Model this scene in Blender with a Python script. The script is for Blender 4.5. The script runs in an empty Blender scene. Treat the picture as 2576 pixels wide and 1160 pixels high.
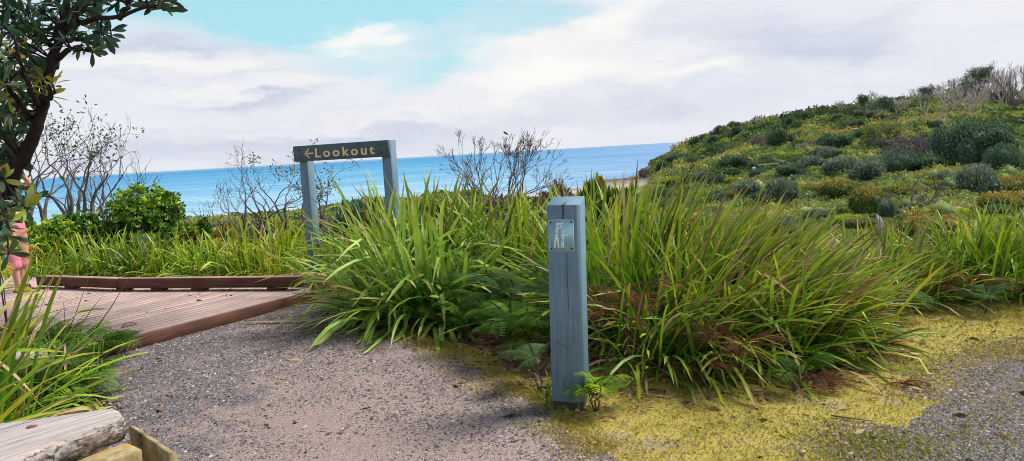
import bpy, bmesh, math, random
import numpy as np
from mathutils import Vector, Matrix, Euler
random.seed(7); RNG = np.random.default_rng(11)
SC = bpy.context.scene; COL = SC.collection
PI = math.pi; R = math.radians

# ------------------------------------------------------------------ camera geometry
W0, H0, FOC = 2576.0, 1160.0, 1874.0
PITCH, ROLL, EYE = R(6.05), R(3.23), 1.55
Fv = np.array([0, math.cos(PITCH), -math.sin(PITCH)]); u0 = np.array([0, math.sin(PITCH), math.cos(PITCH)]); r0 = np.array([1., 0, 0])
Rv = math.cos(ROLL) * r0 - math.sin(ROLL) * u0; Uv = math.sin(ROLL) * r0 + math.cos(ROLL) * u0

def ray(px, py):
    d = Fv + (px - W0 / 2) / FOC * Rv + (H0 / 2 - py) / FOC * Uv
    return d
def GP(px, py, z=0.0):                       # ground point seen at a photo pixel
    d = ray(px, py); t = (z - EYE) / d[2]
    return np.array([d[0] * t, d[1] * t, z])
def DP(px, py, depth):                       # point at a depth (metres along the view) for a photo pixel
    d = ray(px, py); return np.array([0, 0, EYE]) + d * depth
def RZ(px, py, r):                           # height at ground distance r on the sight line
    d = ray(px, py); return EYE + r * d[2] / math.hypot(d[0], d[1])
def AZ(px, py=400):
    d = ray(px, py); return math.atan2(d[0], d[1])
def HZ(px): return 381.0 - 0.0565 * (px - 1288)

cam = bpy.data.cameras.new('camera'); co = bpy.data.objects.new('camera', cam); COL.objects.link(co)
co.matrix_world = Matrix(((Rv[0], Uv[0], -Fv[0], 0), (Rv[1], Uv[1], -Fv[1], 0), (Rv[2], Uv[2], -Fv[2], EYE), (0, 0, 0, 1)))
cam.sensor_width = 36; cam.lens = 36 * FOC / W0; cam.clip_start = 0.05; cam.clip_end = 100000
SC.camera = co

# ------------------------------------------------------------------ small helpers
def lin(c):
    return tuple(((v / 255) / 12.92 if v / 255 <= .04045 else ((v / 255 + .055) / 1.055) ** 2.4) for v in c)
def tag(o, label=None, cat=None, group=None, kind=None):
    if label: o['label'] = label
    if cat: o['category'] = cat
    if group: o['group'] = group
    if kind: o['kind'] = kind
    return o
def empty(name, loc=(0, 0, 0), rz=0):
    o = bpy.data.objects.new(name, None); COL.objects.link(o); o.location = tuple(loc); o.rotation_euler = (0, 0, rz)
    o.empty_display_size = .1
    return o

class MB:
    """collects vertices, faces and two per-vertex attributes"""
    def __init__(s): s.V = []; s.F4 = []; s.F3 = []; s.T = []; s.A = []; s.FN = []; s.n = 0
    def add(s, V, F4=None, F3=None, tint=.5, along=0.):
        V = np.asarray(V, float).reshape(-1, 3); k = len(V)
        s.V.append(V); s.T.append(np.broadcast_to(np.asarray(tint, float), (k,))); s.A.append(np.broadcast_to(np.asarray(along, float), (k,)))
        if F4 is not None and len(F4): s.F4.append(np.asarray(F4, int).reshape(-1, 4) + s.n)
        if F3 is not None and len(F3): s.F3.append(np.asarray(F3, int).reshape(-1, 3) + s.n)
        s.n += k
    def ngon(s, V, F, tint=.5):
        V = np.asarray(V, float); s.V.append(V); s.T.append(np.full(len(V), tint)); s.A.append(np.zeros(len(V)))
        for f in F: s.FN.append([int(i) + s.n for i in f])
        s.n += len(V)
    def box(s, c, size, M=None, tint=.5):
        x, y, z = [v / 2 for v in size]
        V = np.array([(-x, -y, -z), (x, -y, -z), (x, y, -z), (-x, y, -z), (-x, -y, z), (x, -y, z), (x, y, z), (-x, y, z)])
        if M is not None: V = V @ np.asarray(M).T
        s.add(V + np.asarray(c, float), F4=[(0, 3, 2, 1), (4, 5, 6, 7), (0, 1, 5, 4), (1, 2, 6, 5), (2, 3, 7, 6), (3, 0, 4, 7)], tint=tint)
    def tube(s, P, rad, sides=6, tint=.5, cap=True):
        P = np.asarray(P, float); k = len(P); rad = np.broadcast_to(np.asarray(rad, float), (k,))
        T = np.gradient(P, axis=0); T /= np.linalg.norm(T, axis=1)[:, None] + 1e-9
        ref = np.array([0, 0, 1.]) if abs(T[0][2]) < .9 else np.array([1., 0, 0])
        a = np.arange(sides) / sides * 2 * PI; V = np.zeros((k, sides, 3))
        n = np.cross(T[0], ref); n /= np.linalg.norm(n) + 1e-9
        for i in range(k):
            n = n - T[i] * np.dot(n, T[i]); n /= np.linalg.norm(n) + 1e-9
            b = np.cross(T[i], n)
            V[i] = P[i] + rad[i] * (np.cos(a)[:, None] * n + np.sin(a)[:, None] * b)
        i, j = np.meshgrid(np.arange(k - 1), np.arange(sides), indexing='ij'); j2 = (j + 1) % sides
        F = np.stack([i * sides + j, i * sides + j2, (i + 1) * sides + j2, (i + 1) * sides + j], -1).reshape(-1, 4)
        s.add(V.reshape(-1, 3), F4=F, tint=tint, along=np.repeat(np.linspace(0, 1, k), sides))
        if cap and sides >= 4:
            s.FN.append(list(range(s.n - sides, s.n))); s.FN.append(list(range(s.n - k * sides + sides - 1, s.n - k * sides - 1, -1)))
    def mesh(s, name, smooth=False):
        me = bpy.data.meshes.new(name)
        V = np.concatenate(s.V); F4 = np.concatenate(s.F4) if s.F4 else np.zeros((0, 4), int); F3 = np.concatenate(s.F3) if s.F3 else np.zeros((0, 3), int)
        loops = [F4.ravel(), F3.ravel()]; sizes = [np.full(len(F4), 4), np.full(len(F3), 3)]
        for f in s.FN: loops.append(np.array(f)); sizes.append(np.array([len(f)]))
        loops = np.concatenate(loops); sizes = np.concatenate(sizes)
        me.vertices.add(len(V)); me.vertices.foreach_set('co', V.ravel())
        me.loops.add(len(loops)); me.loops.foreach_set('vertex_index', loops.astype(np.int32))
        me.polygons.add(len(sizes)); me.polygons.foreach_set('loop_start', np.concatenate([[0], np.cumsum(sizes)[:-1]]).astype(np.int32))
        me.polygons.foreach_set('loop_total', sizes.astype(np.int32))
        if smooth: me.polygons.foreach_set('use_smooth', np.ones(len(sizes), bool))
        for nm, d in (('tint', s.T), ('along', s.A)):
            a = me.attributes.new(nm, 'FLOAT', 'POINT'); a.data.foreach_set('value', np.concatenate(d).astype(np.float32))
        me.update(calc_edges=True); me.validate()
        return me
    def build(s, name, mat, parent=None, smooth=False, loc=None):
        me = s.mesh(name, smooth)
        for m in (mat if isinstance(mat, (list, tuple)) else [mat]): me.materials.append(m)
        return link(name, me, parent, loc)
def link(name, me, parent=None, loc=None):
    o = bpy.data.objects.new(name, me); COL.objects.link(o)
    if parent: o.parent = parent
    if loc is not None: o.location = tuple(loc)
    return o
def copy_tree(o, parent=None):
    c = o.copy(); COL.objects.link(c); c.parent = parent
    for ch in [k for k in COL.objects if k.parent == o]: copy_tree(ch, c)
    return c
def bevel(o, w=.006, seg=2):
    m = o.modifiers.new('edge', 'BEVEL'); m.width = w; m.segments = seg; m.limit_method = 'ANGLE'; m.angle_limit = R(40)
    return o
def rotz(a): c, s = math.cos(a), math.sin(a); return np.array([[c, -s, 0], [s, c, 0], [0, 0, 1.]])

# ------------------------------------------------------------------ node helper
class NT:
    def __init__(s, tree): s.t = tree; s.n = tree.nodes; s.l = tree.links
    def node(s, typ, ins=None, **kw):
        n = s.n.new(typ)
        for k, v in kw.items(): setattr(n, k, v)
        for k, v in (ins or {}).items():
            if hasattr(v, 'links') or isinstance(v, bpy.types.NodeSocket): s.l.new(v, n.inputs[k])
            else: n.inputs[k].default_value = v
        return n
    def math(s, op, a, b=0., c=0., clamp=False):
        return s.node('ShaderNodeMath', {0: a, 1: b, 2: c}, operation=op, use_clamp=clamp).outputs[0]
    def ramp(s, fac, stops, interp='LINEAR'):
        n = s.n.new('ShaderNodeValToRGB'); s.l.new(fac, n.inputs[0]); n.color_ramp.interpolation = interp
        e = n.color_ramp.elements
        while len(e) < len(stops): e.new(.5)
        for el, (p, c) in zip(e, stops):
            el.position = p
            el.color = (c[0], c[1], c[2], 1) if not isinstance(c, (int, float)) else (c, c, c, 1)
        return n.outputs[0]
    def mix(s, fac, a, b, blend='MIX'):
        n = s.n.new('ShaderNodeMix'); n.data_type = 'RGBA'; n.blend_type = blend
        for sock, v in ((n.inputs[0], fac), (n.inputs[6], a), (n.inputs[7], b)):
            if isinstance(v, bpy.types.NodeSocket): s.l.new(v, sock)
            else: sock.default_value = v if isinstance(v, (int, float)) else ((*v, 1) if len(v) == 3 else v)
        return n.outputs[2]
    def noise(s, vec, scale, detail=4, rough=.55, out=0, dist=0.):
        n = s.node('ShaderNodeTexNoise', {'Scale': scale, 'Detail': detail, 'Roughness': rough, 'Distortion': dist})
        if vec is not None: s.l.new(vec, n.inputs['Vector'])
        return n.outputs[out]
    def mapping(s, vec, scale=(1, 1, 1), rot=(0, 0, 0), loc=(0, 0, 0)):
        return s.node('ShaderNodeMapping', {'Vector': vec, 'Scale': scale, 'Rotation': rot, 'Location': loc}).outputs[0]
    def attr(s, name): return s.node('ShaderNodeAttribute', attribute_name=name).outputs['Fac']
    def obj(s): return s.node('ShaderNodeTexCoord').outputs['Object']
    def pos(s): return s.node('ShaderNodeNewGeometry').outputs['Position']
    def bump(s, h, strength=.3, dist=.02): return s.node('ShaderNodeBump', {'Height': h, 'Strength': strength, 'Distance': dist}).outputs[0]

def material(name):
    m = bpy.data.materials.new(name); m.use_nodes = True; m.node_tree.nodes.clear()
    t = NT(m.node_tree); out = t.node('ShaderNodeOutputMaterial')
    return m, t, out
def finish(t, out, color, rough=.7, normal=None, spec=.3, trans=0., metal=0.):
    p = t.node('ShaderNodeBsdfPrincipled')
    for k, v in (('Base Color', color), ('Roughness', rough), ('Specular IOR Level', spec), ('Metallic', metal)):
        if isinstance(v, bpy.types.NodeSocket): t.l.new(v, p.inputs[k])
        else: p.inputs[k].default_value = (*v, 1) if isinstance(v, tuple) and len(v) == 3 else v
    if normal is not None: t.l.new(normal, p.inputs['Normal'])
    sh = p.outputs[0]
    if trans > 0:
        tr = t.node('ShaderNodeBsdfTranslucent')
        if isinstance(color, bpy.types.NodeSocket): t.l.new(color, tr.inputs[0])
        else: tr.inputs[0].default_value = (*color, 1)
        mx = t.node('ShaderNodeMixShader'); mx.inputs[0].default_value = trans
        t.l.new(sh, mx.inputs[1]); t.l.new(tr.outputs[0], mx.inputs[2]); sh = mx.outputs[0]
    t.l.new(sh, out.inputs[0])

def leaf_mat(name, stops, trans=.3, rough=.5, spec=.35, tip=None, tip_from=.82, vary=True):
    m, t, out = material(name)
    c = t.ramp(t.attr('tint'), stops)
    if tip: c = t.mix(t.math('MULTIPLY_ADD', t.attr('along'), .9, -.45, True), c, (.52, .54, .06)); c = t.mix(t.math('MULTIPLY_ADD', t.attr('along'), 1 / (1 - tip_from), -tip_from / (1 - tip_from), True), c, tip)
    if vary:
        n = t.noise(t.obj(), 6., 3)
        c = t.mix(.5, c, t.ramp(n, [(.3, (.55, .6, .5)), (.7, (1.35, 1.3, 1.2))]), 'MULTIPLY')
    finish(t, out, c, rough, None, spec, trans)
    return m
def plain(name, col, rough=.6, spec=.3, noise_scale=None, amt=.25, metal=0., bump=0.):
    m, t, out = material(name); c = col; nrm = None
    if noise_scale:
        n = t.noise(t.obj(), noise_scale, 5, .6)
        k = t.ramp(n, [(.3, 1 - amt), (.7, 1 + amt)])
        c = t.mix(1., col, k, 'MULTIPLY')
        if bump: nrm = t.bump(n, bump, .01)
    finish(t, out, c, rough, nrm, spec, 0, metal)
    return m

M = {}
M['blade'] = leaf_mat('strap_leaf', [(0, (0.01, 0.05, 0.006)), (0.35, (0.055, 0.19, 0.014)), (0.6, (0.19, 0.4, 0.022)), (0.82, (0.52, 0.62, 0.03)), (0.965, (0.78, 0.6, 0.04)), (1, (0.7, 0.52, 0.24))], .22, .45, .3, (.55, .4, .16), .88)
M['blade_cool'] = leaf_mat('cool_strap_leaf', [(0, (0.014, 0.06, 0.012)), (0.35, (0.075, 0.22, 0.028)), (0.65, (0.26, 0.48, 0.075)), (0.9, (0.54, 0.68, 0.17)), (1, (0.66, 0.6, 0.26))], .2, .42, .32, (.55, .42, .18), .9)
M['dry'] = leaf_mat('dry_leaf', [(0, (.10, .05, .025)), (.5, (.32, .2, .1)), (1, (.62, .48, .3))], .15, .7, .2)
M['fern'] = leaf_mat('fern_leaf', [(0, (0.012, 0.04, 0.008)), (0.5, (0.06, 0.145, 0.022)), (0.8, (0.24, 0.42, 0.035)), (1, (0.5, 0.55, 0.04))], .3, .75, .08)
M['fern_blue'] = leaf_mat('dull_fern_leaf', [(0, (0.03, 0.075, 0.03)), (0.6, (0.12, 0.22, 0.085)), (1, (0.26, 0.38, 0.15))], .3, .75, .08)
M['fern_dead'] = leaf_mat('dead_fern_leaf', [(0, (0.09, 0.035, 0.02)), (0.5, (0.25, 0.1, 0.05)), (1, (0.52, 0.3, 0.15))], .2, .75, .1)
M['fern_yellow'] = leaf_mat('yellow_fern_leaf', [(0, (.2, .22, .02)), (.6, (.42, .36, .02)), (1, (.58, .36, .05))], .3, .6, .2)
M['banksia'] = leaf_mat('banksia_leaf', [(0, (0.014, 0.04, 0.026)), (0.5, (0.045, 0.115, 0.06)), (0.7, (0.14, 0.2, 0.11)), (0.85, (0.34, 0.42, 0.045)), (1, (0.62, 0.48, 0.06))], .12, .32, .55, vary=False)
M['bush'] = leaf_mat('glossy_bush_leaf', [(0, (0.017, 0.065, 0.012)), (0.45, (0.07, 0.2, 0.016)), (0.75, (0.3, 0.48, 0.03)), (1, (0.55, 0.62, 0.045))], .25, .38, .5)
M['shrub_dark'] = leaf_mat('dark_shrub_leaf', [(0, (0.035, 0.075, 0.05)), (0.6, (0.11, 0.2, 0.12)), (1, (0.26, 0.37, 0.17))], .2, .6, .25)
M['shrub_grey'] = leaf_mat('grey_shrub_leaf', [(0, (0.06, 0.095, 0.08)), (0.6, (0.18, 0.24, 0.18)), (1, (0.38, 0.45, 0.32))], .2, .6, .25)
M['shrub_orange'] = leaf_mat('rust_tipped_shrub_leaf', [(0, (0.048, 0.088, 0.024)), (0.5, (0.16, 0.224, 0.048)), (0.75, (0.384, 0.32, 0.064)), (1, (0.672, 0.32, 0.072))], .2, .6, .25)
M['shrub_purple'] = leaf_mat('purple_twig', [(0, (0.081, 0.061, 0.074)), (0.6, (0.203, 0.162, 0.189)), (1, (0.365, 0.297, 0.311))], .1, .8, .1)
M['shrub_lime'] = leaf_mat('lime_shrub_leaf', [(0, (0.112, 0.238, 0.014)), (0.6, (0.35, 0.532, 0.021)), (1, (0.63, 0.7, 0.042))], .3, .55, .3)
M['shrub_olive'] = leaf_mat('olive_shrub_leaf', [(0, (0.064, 0.12, 0.019)), (0.5, (0.24, 0.32, 0.04)), (1, (0.608, 0.608, 0.064))], .25, .6, .25)
M['heath'] = leaf_mat('heath_leaf', [(0, (0.045, 0.09, 0.035)), (0.35, (0.14, 0.225, 0.06)), (0.6, (0.29, 0.35, 0.08)), (0.85, (0.45, 0.44, 0.11)), (1, (0.45, 0.31, 0.13))], .25, .65, .2)
M['bark_dark'] = plain('dark_bark', (.028, .020, .018), .85, .2, 14, .6, bump=.6)
M['bark_grey'] = plain('grey_bark', (.13, .11, .11), .9, .1, 9, .4)
M['bark_twig'] = plain('bare_twig', (.13, .10, .10), .9, .1, 6, .4)
M['bark_white'] = plain('bleached_wood', (.46, .41, .40), .9, .1, 6, .25)
M['core'] = plain('under_deck_dark', (.014, .024, .012), .9, .05)  # near-black for the sheet under the deck, shade put into colour

def painted(name, base):
    m, t, out = material(name); o = t.obj()
    grain = t.noise(t.mapping(o, (60, 60, 2.2)), 1.5, 6, .65)
    big = t.noise(o, 3.5, 4, .6)
    c = t.mix(1., base, t.ramp(grain, [(.28, .72), (.5, 1.), (.75, 1.18)]), 'MULTIPLY')
    c = t.mix(.75, c, t.ramp(big, [(.3, (.78, .84, .88)), (.7, (1.2, 1.14, 1.08))]), 'MULTIPLY')
    wear = t.ramp(t.noise(t.mapping(o, (30, 30, 4)), 2.2, 8, .7), [(.60, 0.), (.70, .75)])
    c = t.mix(wear, c, (.3, .33, .34))
    finish(t, out, c, .6, t.bump(grain, .35, .004), .35)
    return m
M['paint'] = painted('blue_grey_paint', (.145, .24, .315))
M['paint_dark'] = painted('slate_paint', (.075, .115, .145))
M['cream'] = plain('cream_paint', (.80, .64, .38), .6, .3, 20, .12)
M['white_mark'] = plain('white_print', (.72, .8, .82), .45, .4)
M['plate'] = plain('plate_teal', (.22, .42, .50), .35, .5, 25, .15)
M['plate_rim'] = plain('plate_rim', (.55, .68, .72), .4, .5)
M['iron'] = plain('dark_iron', (.03, .03, .035), .5, .5)
M['steel'] = plain('dull_steel', (.35, .36, .38), .4, .5, metal=.8)

def wood(name, a, b, along=0, dark=.5, scale=1., rough=.75, knots=False):
    m, t, out = material(name); o = t.obj()
    sc = [26 * scale] * 3; sc[along] = 1.6 * scale
    g = t.noise(t.mapping(o, tuple(sc)), 1.6, 7, .68, dist=.4)
    big = t.noise(o, 2.3 * scale, 4, .6)
    c = t.mix(t.ramp(g, [(.3, 0.), (.72, 1.)]), a, b)
    c = t.mix(.8, c, t.ramp(big, [(.3, 1 - dark), (.7, 1.15)]), 'MULTIPLY')
    c = t.mix(.6, c, t.ramp(t.attr('tint'), [(0, .72), (1, 1.22)]), 'MULTIPLY')
    finish(t, out, c, rough, t.bump(g, .4, .006), .25)
    return m
M['deck'] = wood('weathered_deck_board', (.34, .235, .20), (.55, .425, .385), 0, .28)
M['jarrah'] = wood('red_brown_timber', (.07, .028, .018), (.18, .08, .052), 0, .5)
M['jarrah_top'] = wood('pale_red_timber', (.30, .16, .11), (.5, .33, .26), 0, .35)

def lichen_wood():
    m, t, out = material('lichened_timber'); o = t.obj()
    g = t.noise(t.mapping(o, (2.0, 34, 34)), 1.8, 8, .7, dist=.5)
    fine = t.noise(t.mapping(o, (6, 16, 16)), 4.5, 9, .72)
    c = t.mix(t.ramp(g, [(.3, 0.), (.68, 1.)]), (.22, .18, .165), (.56, .51, .49))
    nz = t.node('ShaderNodeSeparateXYZ', {0: t.node('ShaderNodeNewGeometry').outputs['True Normal']}).outputs[2]
    blot = t.ramp(t.math('MULTIPLY_ADD', nz, -.17, fine), [(.43, 0.), (.50, 1.)])
    c = t.mix(blot, c, t.ramp(t.noise(o, 40, 4, .7), [(.35, (.02, .02, .02)), (.6, (.16, .145, .12)), (.75, (.42, .38, .34))]))
    pink = t.ramp(t.noise(t.mapping(o, (3, 22, 22)), 1.2, 4), [(.56, 0.), (.66, .45)])
    c = t.mix(pink, c, (.5, .33, .28))
    crack = t.ramp(t.noise(t.mapping(o, (1.2, 48, 48)), 1.1, 5, .6, dist=.8), [(.335, 1.), (.365, 0.)])
    c = t.mix(crack, c, (.05, .04, .035))
    finish(t, out, c, .85, t.bump(fine, .55, .012), .15)
    return m
M['lichen'] = lichen_wood()
def ochre():
    m, t, out = material('ochre_lichen_post'); o = t.obj()
    a = t.noise(o, 7, 6, .65); b = t.noise(t.mapping(o, (30, 30, 3)), 1.5, 5)
    c = t.ramp(a, [(.3, (.10, .08, .045)), (.44, (.27, .22, .10)), (.53, (.42, .34, .19)), (.61, (.50, .24, .02)), (.75, (.36, .11, .01))])
    c = t.mix(.6, c, t.ramp(b, [(.3, .6), (.7, 1.2)]), 'MULTIPLY')
    finish(t, out, c, .85, t.bump(a, .4, .01), .15)
    return m
M['ochre'] = ochre()

# ------------------------------------------------------------------ terrain
COLS = [  # photo column, [(distance, photo row or ('z', height))]
 (-900, [(14, ('z', -.1)), (25, ('z', -1.6)), (50, ('z', -3.3)), (80, ('z', -4.3)), (150, ('z', -8)), (190, ('z', -11)), (215, ('z', -12.3)), (300, ('z', -15))]),
 (0,    [(14, ('z', -.1)), (25, ('z', -1.6)), (50, ('z', -3.3)), (80, ('z', -4.3)), (150, ('z', -8)), (190, ('z', -11)), (215, ('z', -12.3)), (300, ('z', -15))]),
 (600,  [(14, ('z', -.2)), (25, ('z', -1.6)), (50, ('z', -3.1)), (80, ('z', -4.2)), (150, ('z', -8)), (190, ('z', -11)), (215, ('z', -12.3)), (300, ('z', -15))]),
 (860,  [(14, ('z', -.2)), (25, ('z', -1.2)), (50, ('z', -2.2)), (80, ('z', -3.2)), (150, ('z', -8)), (190, ('z', -11)), (215, ('z', -12.3)), (300, ('z', -15))]),
 (1100, [(14, ('z', -.1)), (25, ('z', -.25)), (35, ('z', -.35)), (60, ('z', -2)), (150, ('z', -8)), (200, ('z', -11)), (225, ('z', -12.3)), (300, ('z', -15))]),
 (1350, [(14, ('z', -.1)), (25, ('z', -.5)), (50, ('z', -2)), (80, ('z', -4.5)), (150, ('z', -9)), (215, ('z', -11.4)), (245, ('z', -12.4)), (330, ('z', -15))]),
 (1520, [(14, ('z', -.1)), (25, ('z', -.8)), (60, ('z', -4)), (100, ('z', -7)), (170, ('z', -10.5)), (260, ('z', -11.55)), (300, ('z', -11.6)), (318, ('z', -12.6)), (400, ('z', -15))]),
 (1622, [(14, ('z', -.1)), (25, ('z', -1)), (60, ('z', -4.5)), (130, 482), (160, ('z', -9.5)), (250, ('z', -11.3)), (330, ('z', -11.4)), (350, ('z', -12.8)), (450, ('z', -15))]),
 (1634, [(14, ('z', -.1)), (25, ('z', -1)), (60, ('z', -4.4)), (135, 470), (165, ('z', -9)), (255, ('z', -10.8)), (285, ('z', -9.5)), (300, 405), (335, ('z', -5.6)), (345, ('z', -12.8)), (450, ('z', -15))]),
 (1700, [(14, ('z', -.1)), (25, ('z', -1.1)), (60, ('z', -3.9)), (140, 432), (175, ('z', -6.2)), (290, 378), (330, ('z', -4)), (350, ('z', -12.8)), (450, ('z', -15))]),
 (1800, [(14, ('z', -.1)), (30, ('z', -1.6)), (60, 498), (130, 405), (170, ('z', -4.2)), (265, 338), (310, ('z', 2)), (350, ('z', -12.8)), (450, ('z', -15))]),
 (1900, [(14, ('z', -.1)), (30, ('z', -1.6)), (60, 482), (125, 388), (160, 374), (255, 314), (300, ('z', 4)), (350, ('z', -12.8)), (450, ('z', -15))]),
 (2000, [(14, ('z', -.1)), (30, ('z', -1.5)), (60, 472), (125, 380), (160, 362), (250, 295), (300, ('z', 6)), (360, ('z', -12.8)), (450, ('z', -15))]),
 (2200, [(14, ('z', -.15)), (30, 523), (60, 452), (130, 362), (245, 270), (300, ('z', 8)), (380, ('z', -12.8)), (450, ('z', -15))]),
 (2400, [(14, ('z', -.3)), (30, 515), (60, 435), (130, 342), (240, 246), (300, ('z', 9)), (400, ('z', -12.8)), (460, ('z', -15))]),
 (2576, [(14, ('z', -.3)), (30, 505), (60, 425), (130, 335), (235, 250), (300, ('z', 9)), (420, ('z', -12.8)), (480, ('z', -15))]),
 (3100, [(14, ('z', -.3)), (30, ('z', -1)), (60, ('z', -1)), (130, ('z', 1)), (230, ('z', 9)), (300, ('z', 9)), (440, ('z', -12.8)), (500, ('z', -15))]),
]
RG = np.concatenate([[0, 9.5], np.geomspace(10, 520, 190)])
AZT = np.array([AZ(c[0], HZ(c[0])) for c in COLS])
ZT = []
for px, pts in COLS:
    rr = [0, 9.5]; zz = [0, 0]
    for r_, v in pts:
        rr.append(r_); zz.append(v[1] if isinstance(v, tuple) else RZ(px, v, r_))
    ZT.append(np.interp(RG, rr, zz))
ZT = np.array(ZT)
def gheight(x, y):
    x = np.asarray(x, float); y = np.asarray(y, float)
    az = np.arctan2(x, y); r = np.hypot(x, y)
    ai = np.interp(az, AZT, np.arange(len(AZT))); a0 = np.clip(ai.astype(int), 0, len(AZT) - 2); fa = ai - a0
    ri = np.interp(r, RG, np.arange(len(RG))); q0 = np.clip(ri.astype(int), 0, len(RG) - 2); fr = ri - q0
    z = (ZT[a0, q0] * (1 - fa) * (1 - fr) + ZT[a0 + 1, q0] * fa * (1 - fr) + ZT[a0, q0 + 1] * (1 - fa) * fr + ZT[a0 + 1, q0 + 1] * fa * fr)
    k = np.clip((r - 14) / 20, 0, 1)
    n = (np.sin(x * .31 + 1.3 * np.sin(y * .17)) * np.cos(y * .27 + x * .05) * .22 + np.sin(x * .9 + y * .4) * np.cos(y * .8 - x * .3) * .10)
    n += np.sin(x * .071 + y * .043) * np.sin(y * .083 - x * .03 + 2) * .5 * np.clip(r / 150, 0, 1)
    k2 = np.clip((r - 35) / 40, 0, 1); h = np.sin(x * 1.15 + 1.9 * np.sin(y * .63)) * np.sin(y * .97 + 1.7 * np.sin(x * .71 + 1)); h2 = np.sin(x * .47 + 1.5 * np.sin(y * .31 + 2)) * np.sin(y * .41 - x * .11)
    n = n + k2 * (h * .20 + np.maximum(h2, -.2) * .38)
    return z + n * k * np.where(z < -10.3, .15, 1)
def hit(px, py, rmin=13., rmax=420.):                     # where a sight line meets the terrain
    d = ray(px, py); h = math.hypot(d[0], d[1]); rs = np.geomspace(rmin, rmax, 1500)
    z = EYE + rs * d[2] / h; g = gheight(rs * d[0] / h, rs * d[1] / h)
    i = np.argmax(z < g)
    r_ = rs[i] if z[i] < g[i] else 250.
    return np.array([r_ * d[0] / h, r_ * d[1] / h, float(gheight(r_ * d[0] / h, r_ * d[1] / h))]), r_

def build_terrain():
    az = np.concatenate([np.linspace(-PI, -.86, 30), np.linspace(-.85, .85, 640), np.linspace(.86, PI, 30)[:-1]])
    rr = np.concatenate([np.linspace(.4, 12, 20), np.geomspace(12.5, 500, 420)])
    A, Q = np.meshgrid(az, rr, indexing='ij'); X = np.sin(A) * Q; Y = np.cos(A) * Q
    Z = gheight(X, Y) - .006
    V = np.stack([X, Y, Z], -1).reshape(-1, 3); na, nr = A.shape
    i, j = np.meshgrid(np.arange(na), np.arange(nr - 1), indexing='ij'); i2 = (i + 1) % na
    F = np.stack([i * nr + j, i * nr + j + 1, i2 * nr + j + 1, i2 * nr + j], -1).reshape(-1, 4)
    mb = MB(); mb.add(V, F4=F); mb.add([(0, 0, -.006)]); c = mb.n - 1
    mb.F3.append(np.array([(c, ii * nr, ((ii + 1) % na) * nr) for ii in range(na)]))
    m, t, out = material('coastal_ground'); P = t.pos()
    sep = t.node('ShaderNodeSeparateXYZ', {0: P}); z = sep.outputs[2]
    dist = t.node('ShaderNodeVectorMath', {0: P}, operation='LENGTH').outputs['Value']
    soil = t.ramp(t.noise(P, 9, 8, .7), [(.3, (.045, .025, .018)), (.5, (.15, .085, .055)), (.68, (.27, .17, .12))])
    h1 = t.noise(P, .16, 5, .6); h2 = t.noise(P, 1.1, 6, .7)
    heath = t.ramp(h1, [(.3, (.06, .11, .04)), (.48, (.14, .2, .05)), (.62, (.26, .29, .07)), (.75, (.26, .2, .08))])
    heath = t.mix(.8, heath, t.ramp(h2, [(.3, .4), (.7, 1.35)]), 'MULTIPLY')
    c = t.mix(t.math('MULTIPLY_ADD', dist, .12, -1.3, True), soil, heath)
    sand = t.ramp(t.noise(P, .8, 4), [(.3, (.36, .30, .25)), (.7, (.52, .45, .38))])
    c = t.mix(t.math('MULTIPLY_ADD', z, -1.6, -17.0, True), c, sand)
    rock = t.ramp(t.noise(t.mapping(P, (.3, .3, 2.5)), .9, 8, .7), [(.3, (.045, .04, .045)), (.5, (.17, .14, .14)), (.7, (.34, .27, .25))])
    nz = t.node('ShaderNodeSeparateXYZ', {0: t.node('ShaderNodeNewGeometry').outputs['Normal']}).outputs[2]
    steep = t.math('MULTIPLY_ADD', nz, -4., 3.2, True)
    far = t.math('MULTIPLY_ADD', dist, .02, -4.6, True)
    low = t.math('MULTIPLY_ADD', z, -.8, -7.6, True)
    c = t.mix(t.math('MULTIPLY', t.math('MAXIMUM', steep, low), far), c, rock)
    finish(t, out, c, .95, t.bump(h2, .6, .3), .08)
    tag(mb.build('ground', m, smooth=True), kind='structure')
build_terrain()

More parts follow.
